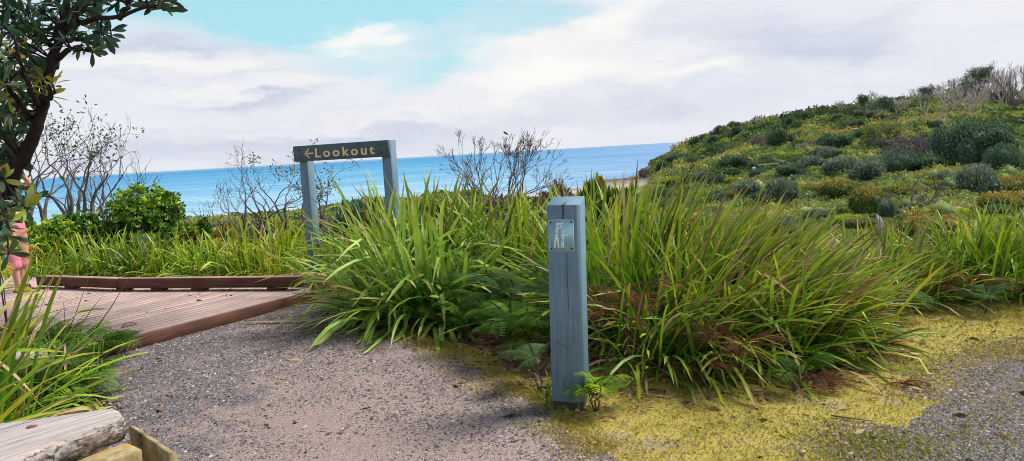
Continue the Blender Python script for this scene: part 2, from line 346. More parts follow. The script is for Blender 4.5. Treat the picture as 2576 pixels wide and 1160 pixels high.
def build_sea():
    az = np.linspace(-1.3, 1.3, 160); rr = np.geomspace(150, 60000, 160)
    A, Q = np.meshgrid(az, rr, indexing='ij')
    V = np.stack([np.sin(A) * Q, np.cos(A) * Q, np.full(A.shape, -12.)], -1).reshape(-1, 3); na, nr = A.shape
    i, j = np.meshgrid(np.arange(na - 1), np.arange(nr - 1), indexing='ij')
    F = np.stack([i * nr + j, (i + 1) * nr + j, (i + 1) * nr + j + 1, i * nr + j + 1], -1).reshape(-1, 4)[:, ::-1]
    mb = MB(); mb.add(V, F4=F)
    m, t, out = material('sea_water'); P = t.pos()
    sp = t.node('ShaderNodeSeparateXYZ', {0: P})
    dist = t.node('ShaderNodeVectorMath', {0: P}, operation='LENGTH').outputs['Value']
    ld = t.math('LOGARITHM', dist, 10.)
    deep = t.ramp(t.math('MULTIPLY_ADD', ld, .5, -1.1), [(.03, (.44, .60, .67)), (.12, (.25, .46, .59)), (.28, (.125, .35, .53)), (.5, (.06, .27, .47)), (.72, (.05, .23, .42)), (.95, (.16, .32, .47))])  # paler last stop paints horizon haze into the water colour
    side = t.math('DIVIDE', sp.outputs[0], t.math('ADD', dist, 1.))
    deep = t.mix(t.math('MULTIPLY_ADD', side, 3.2, .28, True), deep, (.17, .31, .50))
    sw = t.noise(t.mapping(P, (.0035, .02, 1)), 1., 5, .6)
    deep = t.mix(.85, deep, t.ramp(sw, [(.3, (.72, .82, .9)), (.7, (1.3, 1.15, 1.06))]), 'MULTIPLY')
    sw2 = t.noise(t.mapping(P, (.0007, .0035, 1)), 1., 6, .7)
    deep = t.mix(.6, deep, t.ramp(sw2, [(.32, (.68, .80, .88)), (.68, (1.4, 1.2, 1.1))]), 'MULTIPLY')
    rip = t.noise(t.mapping(P, (.05, .28, 1)), 1., 6, .65)
    deep = t.mix(.85, deep, t.ramp(rip, [(.35, (.62, .74, .82)), (.65, (1.35, 1.22, 1.15))]), 'MULTIPLY')
    rip2 = t.noise(t.mapping(P, (.011, .07, 1), rot=(0, 0, .15)), 1., 7, .7)
    deep = t.mix(.8, deep, t.ramp(rip2, [(.36, (.66, .78, .86)), (.5, (1., 1., 1.)), (.66, (1.4, 1.22, 1.14))]), 'MULTIPLY')
    caps_glints = t.ramp(t.noise(t.mapping(P, (.06, .22, 1), loc=(5, 3, 0)), 1., 6, .75), [(.70, 0.), (.74, .55)])  # white flecks: foam caps and painted glints together
    deep = t.mix(caps_glints, deep, (.72, .78, .82))
    # breaking foam in bands near the beach
    foamn = t.noise(t.mapping(P, (.03, .14, 1)), 1., 6, .65)
    near = t.math('MULTIPLY_ADD', dist, -.006, 2.0, True)
    foam = t.ramp(t.math('MULTIPLY_ADD', near, .30, foamn), [(.76, 0.), (.86, .8)])
    wash = t.math('MULTIPLY_ADD', dist, -.045, 10.6, True)
    wash = t.math('MULTIPLY', wash, t.ramp(foamn, [(.35, .45), (.6, 1.)]))
    c = t.mix(t.math('MAXIMUM', foam, wash), deep, (.78, .8, .82))
    d = t.node('ShaderNodeBsdfDiffuse', {'Color': c})
    hh = t.noise(t.mapping(P, (.12, .5, 1)), 1., 5, .6)
    g = t.node('ShaderNodeBsdfGlossy', {'Color': (.8, .9, 1, 1), 'Roughness': .3, 'Normal': t.bump(hh, .8, 1.5)})
    mx = t.node('ShaderNodeMixShader', {0: .13}); t.l.new(d.outputs[0], mx.inputs[1]); t.l.new(g.outputs[0], mx.inputs[2])
    t.l.new(mx.outputs[0], out.inputs[0])
    tag(mb.build('sea', m, smooth=True), kind='structure')
build_sea()

# ------------------------------------------------------------------ path and verge
def sheet(name, outline, z, mat, jit=.05, step=.06):
    P = [np.array(p[:2]) for p in outline]; pts = []
    for a, b in zip(P, P[1:] + P[:1]):
        L = np.linalg.norm(b - a); k = max(1, int(L / step))
        for i in range(k): pts.append(a + (b - a) * i / k)
    pts = np.array(pts); n = len(pts)
    s = np.arange(n)
    off = RNG.normal(0, jit * .4, (n, 2)) + np.stack([np.sin(s * .37 + 1) + np.sin(s * .13), np.cos(s * .29) + np.cos(s * .11 + 2)], -1) * jit * .5
    pts = pts + off
    bm = bmesh.new(); vs = [bm.verts.new((p[0], p[1], z)) for p in pts]
    es = [bm.edges.new((vs[i], vs[(i + 1) % n])) for i in range(n)]
    bmesh.ops.triangle_fill(bm, use_beauty=True, use_dissolve=False, edges=es)
    for f in bm.faces:
        if f.normal.z < 0: f.normal_flip()
    me = bpy.data.meshes.new(name); bm.to_mesh(me); bm.free(); me.materials.append(mat)
    return tag(link(name, me), kind='structure')
def inside(pts, poly):
    x, y = pts[:, 0], pts[:, 1]; c = np.zeros(len(pts), bool); P = np.array([p[:2] for p in poly])
    for (x1, y1), (x2, y2) in zip(P, np.roll(P, -1, 0)):
        k = ((y1 > y) != (y2 > y)) & (x < (x2 - x1) * (y - y1) / (y2 - y1 + 1e-12) + x1); c ^= k
    return c
g = lambda px, py: GP(px, py)[:2]
PATH = [g(800, 772), g(830, 800), g(940, 828), g(1030, 852), g(1120, 884), g(1210, 930), g(1295, 976), g(1375, 1040), g(1460, 1104), g(1560, 1160), (.85, 2.6), (1.1, 1.6), (1.2, -1.5), (-2.3, -1.5), (-1.9, 1.6),
        g(200, 1160), g(275, 1040), g(215, 960), g(205, 900), g(320, 880), g(540, 805), g(770, 742)]
LANE = [g(2640, 870), g(2520, 900), g(2440, 935), g(2390, 990), g(2320, 1050), g(2240, 1105), g(2150, 1160), (1.75, 2.6), (1.6, 1.2), (1.6, -1.5), (5.5, -1.5), (7.5, 2.0), (6.5, 5.4)]
VERGE = [g(1000, 822), g(1110, 850), g(1250, 900), g(1330, 960), g(1420, 960), g(1560, 905), g(1800, 930), g(2050, 940), g(2230, 850), g(2270, 770), g(2400, 760), g(2640, 740), (7.5, 6.8), (7.5, 1.0), (5.5, -1.4), (.6, -1.4), (.3, 2.4), g(1450, 1200), g(1300, 1080), g(1150, 980), g(1040, 890)]
def gravel_mat():
    m, t, out = material('gravel'); P = t.pos()
    v = t.node('ShaderNodeTexVoronoi', {'Vector': P, 'Scale': 120., 'Randomness': 1.}, feature='F1')
    sand = t.ramp(t.noise(P, 60, 5, .7), [(.3, (.20, .15, .132)), (.5, (.315, .242, .215)), (.7, (.45, .36, .325))])
    st = t.ramp(v.outputs['Color'], [(.2, (.035, .032, .038)), (.55, (.13, .12, .13)), (.85, (.33, .3, .3))])
    big = t.noise(P, .75, 5, .65); mid = t.noise(P, 3.6, 4, .7)
    cover = t.math('ADD', t.math('MULTIPLY', big, 1.1), t.math('MULTIPLY_ADD', mid, .8, -.5))
    sepx = t.node('ShaderNodeSeparateXYZ', {0: P})
    edge = t.math('MULTIPLY', t.math('ABSOLUTE', t.math('ADD', sepx.outputs[0], .85)), .20)       # the tread of walkers keeps the middle sandy
    cover = t.math('ADD', cover, edge)
    thr = t.math('MULTIPLY_ADD', t.noise(P, 130, 2), .5, t.math('MULTIPLY_ADD', cover, .8, -.36))
    c = t.mix(t.ramp(thr, [(.42, 0.), (.56, 1.)]), sand, st)
    hgt = t.math('MULTIPLY_ADD', v.outputs['Distance'], -1., 1.)
    finish(t, out, c, .9, t.bump(t.math('ADD', hgt, t.noise(P, 30, 5, .7)), .6, .012), .15)
    return m
M['gravel'] = gravel_mat()
def moss_mat():
    m, t, out = material('moss'); P = t.pos()
    n1 = t.noise(P, 1.5, 6, .68); n2 = t.noise(P, 55, 5, .75); n3 = t.noise(P, 5, 5, .7)
    c = t.ramp(n3, [(.25, (.16, .16, .05)), (.42, (.32, .28, .065)), (.58, (.45, .36, .09)), (.75, (.38, .27, .13))])
    c = t.mix(.85, c, t.ramp(n2, [(.3, .35), (.5, .95), (.7, 1.4)]), 'MULTIPLY')
    bare = t.ramp(t.math('MULTIPLY_ADD', n3, .35, n1), [(.73, 0.), (.84, .85)])
    c = t.mix(bare, c, t.ramp(n2, [(.3, (.07, .06, .065)), (.5, (.3, .25, .24)), (.7, (.5, .42, .38))]))
    finish(t, out, c, .95, t.bump(n2, .8, .01), .08)
    return m
sheet('gravel_path', PATH, .004, M['gravel'], .08, .04)
sheet('gravel_lane', LANE, .004, M['gravel'], .05, .06)
sheet('mossy_verge', VERGE, 0., moss_mat(), .06)

def scatter(poly, n, box):
    pts = np.stack([RNG.uniform(box[0], box[1], n), RNG.uniform(box[2], box[3], n)], -1)
    return pts[inside(pts, poly)]
def snoise(x, y, s):     # cheap smooth noise
    return .5 + .25 * (np.sin(x * s + 1.7 * np.sin(y * s * .8 + 1)) + np.sin(y * s * 1.3 + 1.3 * np.sin(x * s * .7 + 2)))
def frame_visible(P, m=60):
    d = P - np.array([0, 0, EYE]); f = d @ Fv; X = W0 / 2 + FOC * (d @ Rv) / f; Y = H0 / 2 - FOC * (d @ Uv) / f
    return (f > .3) & (X > -m) & (X < W0 + m) & (Y > -m) & (Y < H0 + m)

def build_pebbles():
    a = scatter(PATH, 420000, (-5, 2, 1.8, 9.5)); b = scatter(LANE, 90000, (1, 7, 2, 7)); c = scatter(VERGE, 60000, (-2, 7, 2, 8))
    def keep(p, base, k):
        d = snoise(p[:, 0], p[:, 1], 1.9) * .7 + snoise(p[:, 0], p[:, 1], 7.3) * .5
        e = np.abs(p[:, 0] + .85) * .22
        return RNG.random(len(p)) < np.clip(base + k * (d - .6 + e), .03, 1)
    a = a[keep(a, .42, 1.1)]; b = b[RNG.random(len(b)) < np.clip(snoise(b[:, 0], b[:, 1], 2.6) * 1.3 + snoise(b[:, 0], b[:, 1] + 4, 9.) * .4 - .45, .08, .8)]; c = c[RNG.random(len(c)) < np.clip(snoise(c[:, 0], c[:, 1], 3.1) * 1.4 - 1.08, .012, 1)]
    le = np.array([l[:2] for l in LANE[:7]]); k_ = RNG.uniform(0, 5.999, 9000); d_ = RNG.normal(0, .17, (9000, 2)) + np.stack([np.interp(k_, np.arange(7), le[:, 0]), np.interp(k_, np.arange(7), le[:, 1])], -1); d_ = d_[snoise(d_[:, 0], d_[:, 1], 3.7) < .62]; P = np.concatenate([a, b, c, d_]); P3 = np.concatenate([P, np.zeros((len(P), 1))], 1); P3 = P3[frame_visible(P3)]
    n = len(P3); s = RNG.gamma(2.6, .0014, n) + .0022; s = np.minimum(s, .013)
    U = np.array([(1, 0, 0), (0, 1, 0), (-1, 0, 0), (0, -1, 0), (0, 0, .62), (.35, .2, .5)])[:5]
    a = RNG.uniform(0, 2 * PI, n); sx = s * RNG.uniform(.8, 1.6, n); sy = s * RNG.uniform(.6, 1.1, n)
    V = np.zeros((n, 5, 3)); X = U[None, :, 0] * sx[:, None]; Y = U[None, :, 1] * sy[:, None]
    V[..., 0] = X * np.cos(a)[:, None] - Y * np.sin(a)[:, None] + P3[:, None, 0]; V[..., 1] = X * np.sin(a)[:, None] + Y * np.cos(a)[:, None] + P3[:, None, 1]
    V[..., 2] = U[None, :, 2] * s[:, None] * RNG.uniform(.7, 1.3, n)[:, None] + .0045
    V += RNG.normal(0, 1, V.shape) * s[:, None, None] * .14
    F = np.array([(0, 1, 4), (1, 2, 4), (2, 3, 4), (3, 0, 4)])
    F = (F[None] + (np.arange(n) * 5)[:, None, None]).reshape(-1, 3)
    mb = MB(); mb.add(V.reshape(-1, 3), F3=F, tint=np.repeat(np.clip(RNG.normal(.42, .24, n), 0, 1), 5))
    m, t, out = material('pebble')
    finish(t, out, t.ramp(t.attr('tint'), [(0, (.035, .033, .038)), (.35, (.11, .098, .105)), (.6, (.22, .185, .18)), (.8, (.38, .315, .285)), (1, (.58, .5, .46))]), .8, None, .25)
    tag(mb.build('loose_gravel', m), kind='stuff')
build_pebbles()

# ------------------------------------------------------------------ plants: generators
def blades(mb, base, az, inc, bend, L, Wd, seg=7, fold=.3, kink=None, tint=.5, floor=.01, twist=None):
    base = np.asarray(base, float); n = len(base)
    s = np.linspace(0, 1, seg + 1)
    th = inc[:, None] + bend[:, None] * s[None] ** 1.4
    if kink is not None: th = th + kink[:, None] / (1 + np.exp(-(s[None] - kink_at(n)[:, None]) * 40))
    th = np.minimum(th, 2.75)
    dx = np.sin(th) * np.cos(az)[:, None]; dy = np.sin(th) * np.sin(az)[:, None]; dz = np.cos(th)
    D = np.stack([dx, dy, dz], -1); stp = (L / seg)[:, None, None]
    P = base[:, None] + np.concatenate([np.zeros((n, 1, 3)), np.cumsum(D[:, :-1] * stp, 1)], 1)
    P[..., 2] = np.maximum(P[..., 2], floor + RNG.uniform(0, .02, (n, 1)) + base[:, None, 2])
    side = np.stack([-np.sin(az), np.cos(az), np.zeros(n)], -1)[:, None]
    nrm = np.cross(D, np.broadcast_to(side, D.shape))
    tw = (RNG.normal(0, .45, n) if twist is None else twist)[:, None, None] * (.3 + s[None, :, None])
    sd = side * np.cos(tw) + nrm * np.sin(tw); nn = nrm * np.cos(tw) - side * np.sin(tw)
    w = (Wd[:, None] * np.minimum(1, .55 + 1.6 * s[None]) * np.clip((1 - s[None]) * 6.5, .06, 1) * .5)[..., None]
    V = np.stack([P - sd * w, P - nn * w * fold, P + sd * w], 2)          # n, seg+1, 3, 3
    i, j, k = np.meshgrid(np.arange(n), np.arange(seg), np.arange(2), indexing='ij')
    q = (i * (seg + 1) + j) * 3 + k
    F = np.stack([q, q + 1, q + 4, q + 3], -1).reshape(-1, 4)
    tt = np.broadcast_to(np.asarray(tint), (n,))
    mb.add(V.reshape(-1, 3), F4=F, tint=np.repeat(tt, (seg + 1) * 3), along=np.tile(np.repeat(s, 3), n))
def kink_at(n): return RNG.uniform(.45, .75, n)

def tussock(name, loc, n, L, Wd, spread=.16, lean=(0, 0), inc=.55, bend=1.0, tint=(.5, .18), mat='blade', dry=.12, kinks=.2, seg=7, label=None, cat='plant', group=None, az_range=None, lens=(.55, 1.1), skirt=.42):
    """a clump of strap leaves growing from one crown; lean pulls the leaves to one side"""
    root = empty(name, loc)
    tag(root, label, cat, group)
    def make(k, mat_, tn, lo, part, mul=1.):
        mb = MB()
        az = RNG.uniform(0, 2 * PI, k) if az_range is None else RNG.uniform(az_range[0], az_range[1], k)
        outer = RNG.random(k) < skirt; ic = np.where(outer, RNG.uniform(.65, 1.35, k), np.abs(RNG.normal(0, inc, k))) * mul
        hx = np.sin(ic) * np.cos(az) + lean[0]; hy = np.sin(ic) * np.sin(az) + lean[1]; hz = np.cos(ic)
        az = np.arctan2(hy, hx); ic = np.arctan2(np.hypot(hx, hy), hz)
        b = np.stack([np.cos(az) * RNG.uniform(0, spread, k), np.sin(az) * RNG.uniform(0, spread, k), np.zeros(k)], -1) + np.concatenate([RNG.normal(0, spread * .6, (k, 2)), np.zeros((k, 1))], 1)
        ll = L * RNG.uniform(lens[0], lens[1], k) * np.where(outer, .82, 1.)
        bd = bend * RNG.uniform(.35, 1.5, k) * (.4 + .6 * np.clip(ic, 0, 1.2)) * np.where(outer, 1.15, 1.)
        kk = np.where(RNG.random(k) < kinks, RNG.uniform(.5, 1.5, k), 0)
        blades(mb, b, az, ic, bd, ll, Wd * RNG.uniform(.65, 1.25, k), seg, kink=kk, tint=np.clip(RNG.normal(tn[0] - .06, tn[1] * 1.05, k), 0, 1))
        return mb.build(part, M[mat_], root)
    make(n, mat, tint, 0, 'strap_leaves')
    if dry > 0: make(max(6, int(n * dry * .95)), 'dry', (.5, .28), 0, 'dry_leaves', 1.3)
    return root

def frond(mb, L, width, curve=.9, pairs=15, lift=.5, tint=.5, sub=7, droop=.35, rachis=.004):
    """bracken frond along +x from the origin, rising then arching"""
    s = np.linspace(0, 1, 16); th = lift - curve * s
    P = np.stack([np.cumsum(np.cos(th)) * L / 16, np.zeros(16), np.cumsum(np.sin(th)) * L / 16], -1)
    mb.tube(P, np.linspace(rachis, .001, 16), 4, tint=.15, cap=False)
    for k in range(pairs):
        f = .18 + .8 * k / pairs; p = np.array([np.interp(f, s, P[:, i]) for i in range(3)]); a = np.interp(f, s, th)
        t_ = np.array([math.cos(a), 0, math.sin(a)]); up = np.array([-math.sin(a), 0, math.cos(a)])
        pl = width * (math.sin(min(1, (f - .1) * 2.2) * PI / 2)) * (1 - ((f - .18) / .84) ** 1.6) * .9 + .012
        for sg in (-1, 1):
            out = np.array([0, sg, 0]) * .9 + t_ * .42 + up * random.uniform(-.1, .12); out /= np.linalg.norm(out)
            q = np.linspace(0, 1, sub + 1)[1:]
            c = p + out * (q * pl)[:, None] - up * (droop * pl * q ** 2)[:, None]
            pw = pl * .19 * (1 - q * .75) + .003
            n = len(q)
            tv = np.broadcast_to(t_, (n, 3)); h = pl / sub * .48
            tl = np.clip(tint + random.gauss(0, .07), 0, 1)
            for sd in (-1, 1):
                A = c - out * h; B = c + out * h; T = c + tv * (sd * pw)[:, None] + out * h * 1.2
                V = np.stack([A, B, T], 1).reshape(-1, 3); mb.add(V, F3=np.arange(n * 3).reshape(-1, 3), tint=tl)
def fern(name, loc, n=6, L=.45, width=.16, mat='fern', label=None, group=None, tint=.55, lift=.9, curve=1.2, az0=None, spread=PI * 2, stem=.0, cat='fern', droop=.35):
    root = empty(name, loc); tag(root, label, cat, group)
    for k in range(n):
        mb = MB(); l = L * random.uniform(.7, 1.15)
        frond(mb, l, width * random.uniform(.8, 1.15), curve * random.uniform(.8, 1.2), int(11 + l * 8), lift * random.uniform(.75, 1.2), np.clip(tint + random.gauss(0, .12), .05, 1), droop=droop)
        o = mb.build('frond', M[mat], root)
        a = (az0 if az0 is not None else 0) + (k + random.uniform(-.3, .3)) / n * spread - (spread / 2 if az0 is not None else 0)
        o.rotation_euler = (random.gauss(0, .2), 0, a); o.location = (random.gauss(0, .02), random.gauss(0, .02), stem * random.uniform(.6, 1.1))
    if stem > .05:
        mb = MB()
        for k in range(3): mb.tube([(0, 0, -.02), (random.gauss(0, .02), random.gauss(0, .02), stem * .5), (random.gauss(0, .03), random.gauss(0, .03), stem)], [.006, .005, .004], 5)
        mb.build('stem', M['bark_twig'], root)
    return root

def grow(polys, p, d, L, r, depth, P):
    k = P.get('seg', 5); pts = [p.copy()]; rad = [r]; d = d / np.linalg.norm(d)
    r1 = r * P.get('taper', .62)
    for i in range(k):
        d = d + RNG.normal(0, P.get('wander', .16), 3) + np.array([0, 0, P.get('up', .05)]) + np.array(P.get('wind', (0, 0, 0)))
        d /= np.linalg.norm(d); pts.append(pts[-1] + d * L / k); rad.append(r + (r1 - r) * (i + 1) / k)
    polys.append((np.array(pts), np.array(rad), depth))
    if depth <= 0: return
    nc = random.randint(*P.get('kids', (2, 3)))
    for c in range(nc + P.get('side', 1)):
        tip = c < nc
        i = k if tip else random.randint(max(1, k // 2 - 1), k - 1)
        a = random.uniform(*P.get('angle', (.3, .75))) * (1 if tip else 1.25)
        q = RNG.normal(0, 1, 3); q -= d * np.dot(q, d); q /= np.linalg.norm(q)
        nd = d * math.cos(a) + q * math.sin(a)
        grow(polys, pts[i], nd, L * random.uniform(*P.get('ratio', (.62, .85))), max(rad[i] * (.72 if tip else .55), P.get('rmin', .004)), depth - 1, P)
def split_tree(polys, top, rmin_sides=4):
    tr, tw = MB(), MB()
    for pts, rad, dep in polys: (tr if dep >= top - 1 else tw).tube(pts, rad, 7 if dep >= top - 1 else (5 if dep > 1 else 3), tint=random.random(), cap=False)
    return tr, tw
def bare_tree(name, loc, dirs, L, r, depth, P, mat='bark_twig', label=None, group=None, cat='tree', leaves=None, leaf_mat=None):
    root = empty(name, loc); tag(root, label, cat, group); polys = []
    for d in dirs: grow(polys, np.array([RNG.normal(0, .05), RNG.normal(0, .05), -.1]), np.array(d, float), L, r, depth, P)
    tr, tw = split_tree(polys, depth)
    tr.build('trunk', M[mat], root)
    if tw.V: tw.build('branches', M[mat], root)
    if leaves:
        mb = MB(); tips = [pt[-1] for pt, rd, dp in polys if dp <= 1] + [pt[len(pt) // 2] for pt, rd, dp in polys if dp <= 0]
        tips = [q for q in tips if q[2] > leaves.get('zmin', -9) and random.random() < leaves.get('frac', 1.)]
        for q in tips: leaf_tuft(mb, q, leaves['n'], leaves['size'], leaves['spread'], leaves.get('tint', (.5, .2)))
        mb.build('crown', M[leaf_mat], root)
    return root
def leaf_quads(mb, P, D, Lf, Wf, tint, droop=0.):
    """diamond leaves: at P along D"""
    n = len(P); D = D / (np.linalg.norm(D, axis=1)[:, None] + 1e-9)
    q = RNG.normal(0, 1, (n, 3)); S = np.cross(D, q); S /= np.linalg.norm(S, axis=1)[:, None] + 1e-9
    N = np.cross(D, S); Lf = np.broadcast_to(Lf, (n,))[:, None]; Wf = np.broadcast_to(Wf, (n,))[:, None]
    V = np.stack([P, P + D * Lf * .55 + S * Wf * .5 + N * Wf * .15, P + D * Lf, P + D * Lf * .55 - S * Wf * .5 + N * Wf * .15], 1)
    F = np.arange(n * 4).reshape(-1, 4); mb.add(V.reshape(-1, 3), F4=F, tint=np.repeat(np.broadcast_to(tint, (n,)), 4))
def leaf_tuft(mb, c, n, size, spread, tint):
    d = RNG.normal(0, 1, (n, 3)); d[:, 2] += .4
    leaf_quads(mb, np.asarray(c) + d / np.linalg.norm(d, axis=1)[:, None] * spread * RNG.random((n, 1)), d, size * RNG.uniform(.7, 1.2, n), size * .4, np.clip(RNG.normal(tint[0], tint[1], n), 0, 1))

def lump_points(lobes, n):
    vol = np.array([l[3] * l[4] * l[5] for l in lobes]) ** .67; pick = RNG.choice(len(lobes), n, p=vol / vol.sum())
    Lb = np.array(lobes)[pick]; d = RNG.normal(0, 1, (n, 3)); d[:, 2] = np.where(d[:, 2] < -.35, -d[:, 2], d[:, 2]); d /= np.linalg.norm(d, axis=1)[:, None]
    rr = (RNG.uniform(.70, 1.10, n) + (RNG.random(n) < .08) * RNG.uniform(0, .22, n))[:, None]
    return Lb[:, :3] + d * Lb[:, 3:] * rr, d
def core_lobes(mb, lobes, k=.78, tint=.0):  # solid inner hull in the darkest leaf tone, added to shade the crown
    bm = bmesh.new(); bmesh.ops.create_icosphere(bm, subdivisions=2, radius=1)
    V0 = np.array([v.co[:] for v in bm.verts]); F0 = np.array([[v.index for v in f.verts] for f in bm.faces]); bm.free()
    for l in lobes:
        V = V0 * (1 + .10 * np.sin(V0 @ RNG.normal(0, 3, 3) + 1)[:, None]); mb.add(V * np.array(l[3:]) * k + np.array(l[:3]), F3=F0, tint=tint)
def bush_mesh(kind, n=2200, size=.09, flat=.75, nl=7, top_tint=0., tint=(.5, .22), spread=.62, core=True):
    lobes = [(0, 0, .32, .72, .72, .55 * flat)]
    for i in range(nl):
        a = i / nl * 2 * PI + random.uniform(-.5, .5); q = random.uniform(.3, spread + .14)
        lobes.append((math.cos(a) * q, math.sin(a) * q, random.uniform(.12, .66) * flat, random.uniform(.2, .46), random.uniform(.2, .46), random.uniform(.18, .42) * flat))
    mb = MB()
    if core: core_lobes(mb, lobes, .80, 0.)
    P, d = lump_points(lobes, n); D = d * .7 + RNG.normal(0, .6, (n, 3)); D[:, 2] += .3
    lobe_t = np.sin(P @ np.array([5.1, 4.3, 6.0])) * .1
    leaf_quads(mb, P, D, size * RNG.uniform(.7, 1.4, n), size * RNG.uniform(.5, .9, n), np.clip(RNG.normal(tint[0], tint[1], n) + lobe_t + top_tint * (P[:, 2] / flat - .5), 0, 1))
    return mb.mesh(kind)

# ------------------------------------------------------------------ marker post with pictogram plate
def build_marker():
    c = GP(1437, 1020, 0); th = R(-15)
    root = empty('marker_post', c, th); root.rotation_euler = (R(.2), R(1.3), th)
    tag(root, 'blue grey square timber post with a small teal pictogram plate', 'post')
    w = .098; mb = MB()
    ch = .006
    sec = [(-w, -w + ch), (-w + ch, -w), (w - ch * 3, -w), (w, -w + ch * 3), (w, w - ch), (w - ch, w), (-w + ch, w), (-w, w - ch)]
    V = []
    for x, y in sec: V.append((x * .99, y * .99, .055))
    for x, y in sec: V.append((x, y, 1.228 + (y + w) * .18))
    k = len(sec); F = [[i, (i + 1) % k, k + (i + 1) % k, k + i] for i in range(k)] + [list(range(k - 1, -1, -1)), list(range(k, 2 * k))]
    mb.ngon(V, F); b = mb.build('post_body', M['paint'], root); bevel(b, .003, 1)
    # bare rotten foot under the paint
    mb = MB(); mb.box((.0, .0, -.06), (.172, .172, .24)); mb.box((.05, -.085, .0), (.07, .02, .17)); mb.build('bare_timber_foot', wood('rotten_timber', (.025, .02, .017), (.12, .10, .085), 2, .5), root)
    # split running down from the top
    mb = MB(); pts = [(-.002, 1.2285), (.003, 1.195), (-.002, 1.15), (0, 1.122)]
    for (x0, z0), (x1, z1) in zip(pts, pts[1:]): mb.add([(x0 - .006, -w - .0025, z0), (x0 + .006, -w - .0025, z0), (x1 + .004, -w - .0025, z1), (x1 - .004, -w - .0025, z1)], F4=[(0, 3, 2, 1)])
    mb.add([(-.006, -w - .002, 1.2295), (.008, -w - .002, 1.2295), (.014, -w + .05, 1.2392), (.008, -w + .055, 1.2401)], F4=[(0, 1, 2, 3)])
    for a, b2 in (((-.06, .42), (.0, .39)), ((-.02, .2), (-.005, .12)), ((.015, .95), (.018, .62))):
        dx, dz = b2[0] - a[0], b2[1] - a[1]; l = math.hypot(dx, dz); px, pz = -dz / l * .0013, dx / l * .0013
        mb.add([(a[0] - px, -w - .002, a[1] - pz), (a[0] + px, -w - .002, a[1] + pz), (b2[0] + px, -w - .002, b2[1] + pz), (b2[0] - px, -w - .002, b2[1] - pz)], F4=[(0, 1, 2, 3)])
    mb.build('crack', M['iron'], root)
    # plate
    def rounded(wd, ht, r, z0, y0, y1, nm, mt, par):
        o2 = []
        for cx, cz, a0 in ((wd - r, ht - r, 0), (-wd + r, ht - r, 90), (-wd + r, -ht + r, 180), (wd - r, -ht + r, 270)):
            for q in range(5): a = R(a0 + q * 22.5); o2.append((cx + r * math.cos(a), cz + r * math.sin(a)))
        k2 = len(o2); V2 = [(x, y1, z0 + z) for x, z in o2] + [(x, y0, z0 + z) for x, z in o2]
        F2 = [list(range(k2 - 1, -1, -1)), list(range(k2, 2 * k2))] + [[i, (i + 1) % k2, k2 + (i + 1) % k2, k2 + i] for i in range(k2)]
        m2 = MB(); m2.ngon(V2, F2); o = m2.build(nm, mt, par)
        bm = bmesh.new(); bm.from_mesh(o.data); bmesh.ops.recalc_face_normals(bm, faces=bm.faces); bm.to_mesh(o.data); bm.free(); return o
    PX, PZ = -.012, 1.052
    pr = empty('sign_plate', (PX, 0, PZ)); pr.parent = root
    rounded(.074, .0925, .012, 0, -w - .0005, -w - .004, 'plate_rim', M['plate_rim'], pr)
    rounded(.0695, .088, .010, 0, -w - .003, -w - .0062, 'plate_face', M['plate'], pr)
    # pictogram: a grown-up with binoculars and a child pointing
    mb = MB(); y = -w - .0075
    S = .148 / 395.; ox, oz = 437, 750                      # plate measured on the photograph: 395 units wide
    def poly(pts): mb.ngon([((px - ox) * S, y, -(pz - oz) * S) for px, pz in pts], [list(range(len(pts)))[::1]])
    def disc(cx, cz, r): poly([(cx + r * math.cos(a), cz + r * math.sin(a)) for a in np.linspace(0, 2 * PI, 16)[:-1]])
    disc(385, 575, 30); poly([(408, 552), (462, 552), (462, 570), (446, 572), (446, 640), (402, 632), (398, 622), (428, 620), (426, 575), (408, 572)])
    poly([(362, 622), (404, 612), (408, 638), (392, 660), (386, 714), (346, 714), (352, 650)])
    poly([(344, 726), (384, 726), (396, 800), (404, 936), (378, 938), (366, 800), (342, 936), (314, 936), (334, 800)])
    disc(468, 692, 24); poly([(440, 722), (482, 724), (540, 726), (550, 738), (540, 752), (488, 758), (480, 815), (442, 815)])
    poly([(444, 826), (476, 826), (482, 940), (458, 942), (456, 870), (446, 942), (422, 940), (430, 880)])
    o = mb.build('pictogram', M['white_mark'], pr)
    sm = MB()
    for sx in (-1, 1):
        for sz in (-1, 1):
            c0 = np.array((sx * .061, -w - .0062, sz * .078))
            s1 = MB(); s1.tube([c0, c0 + (0, -.003, 0)], [.0052, .0045], 10); s1.build('screw', M['iron'], pr)
build_marker()

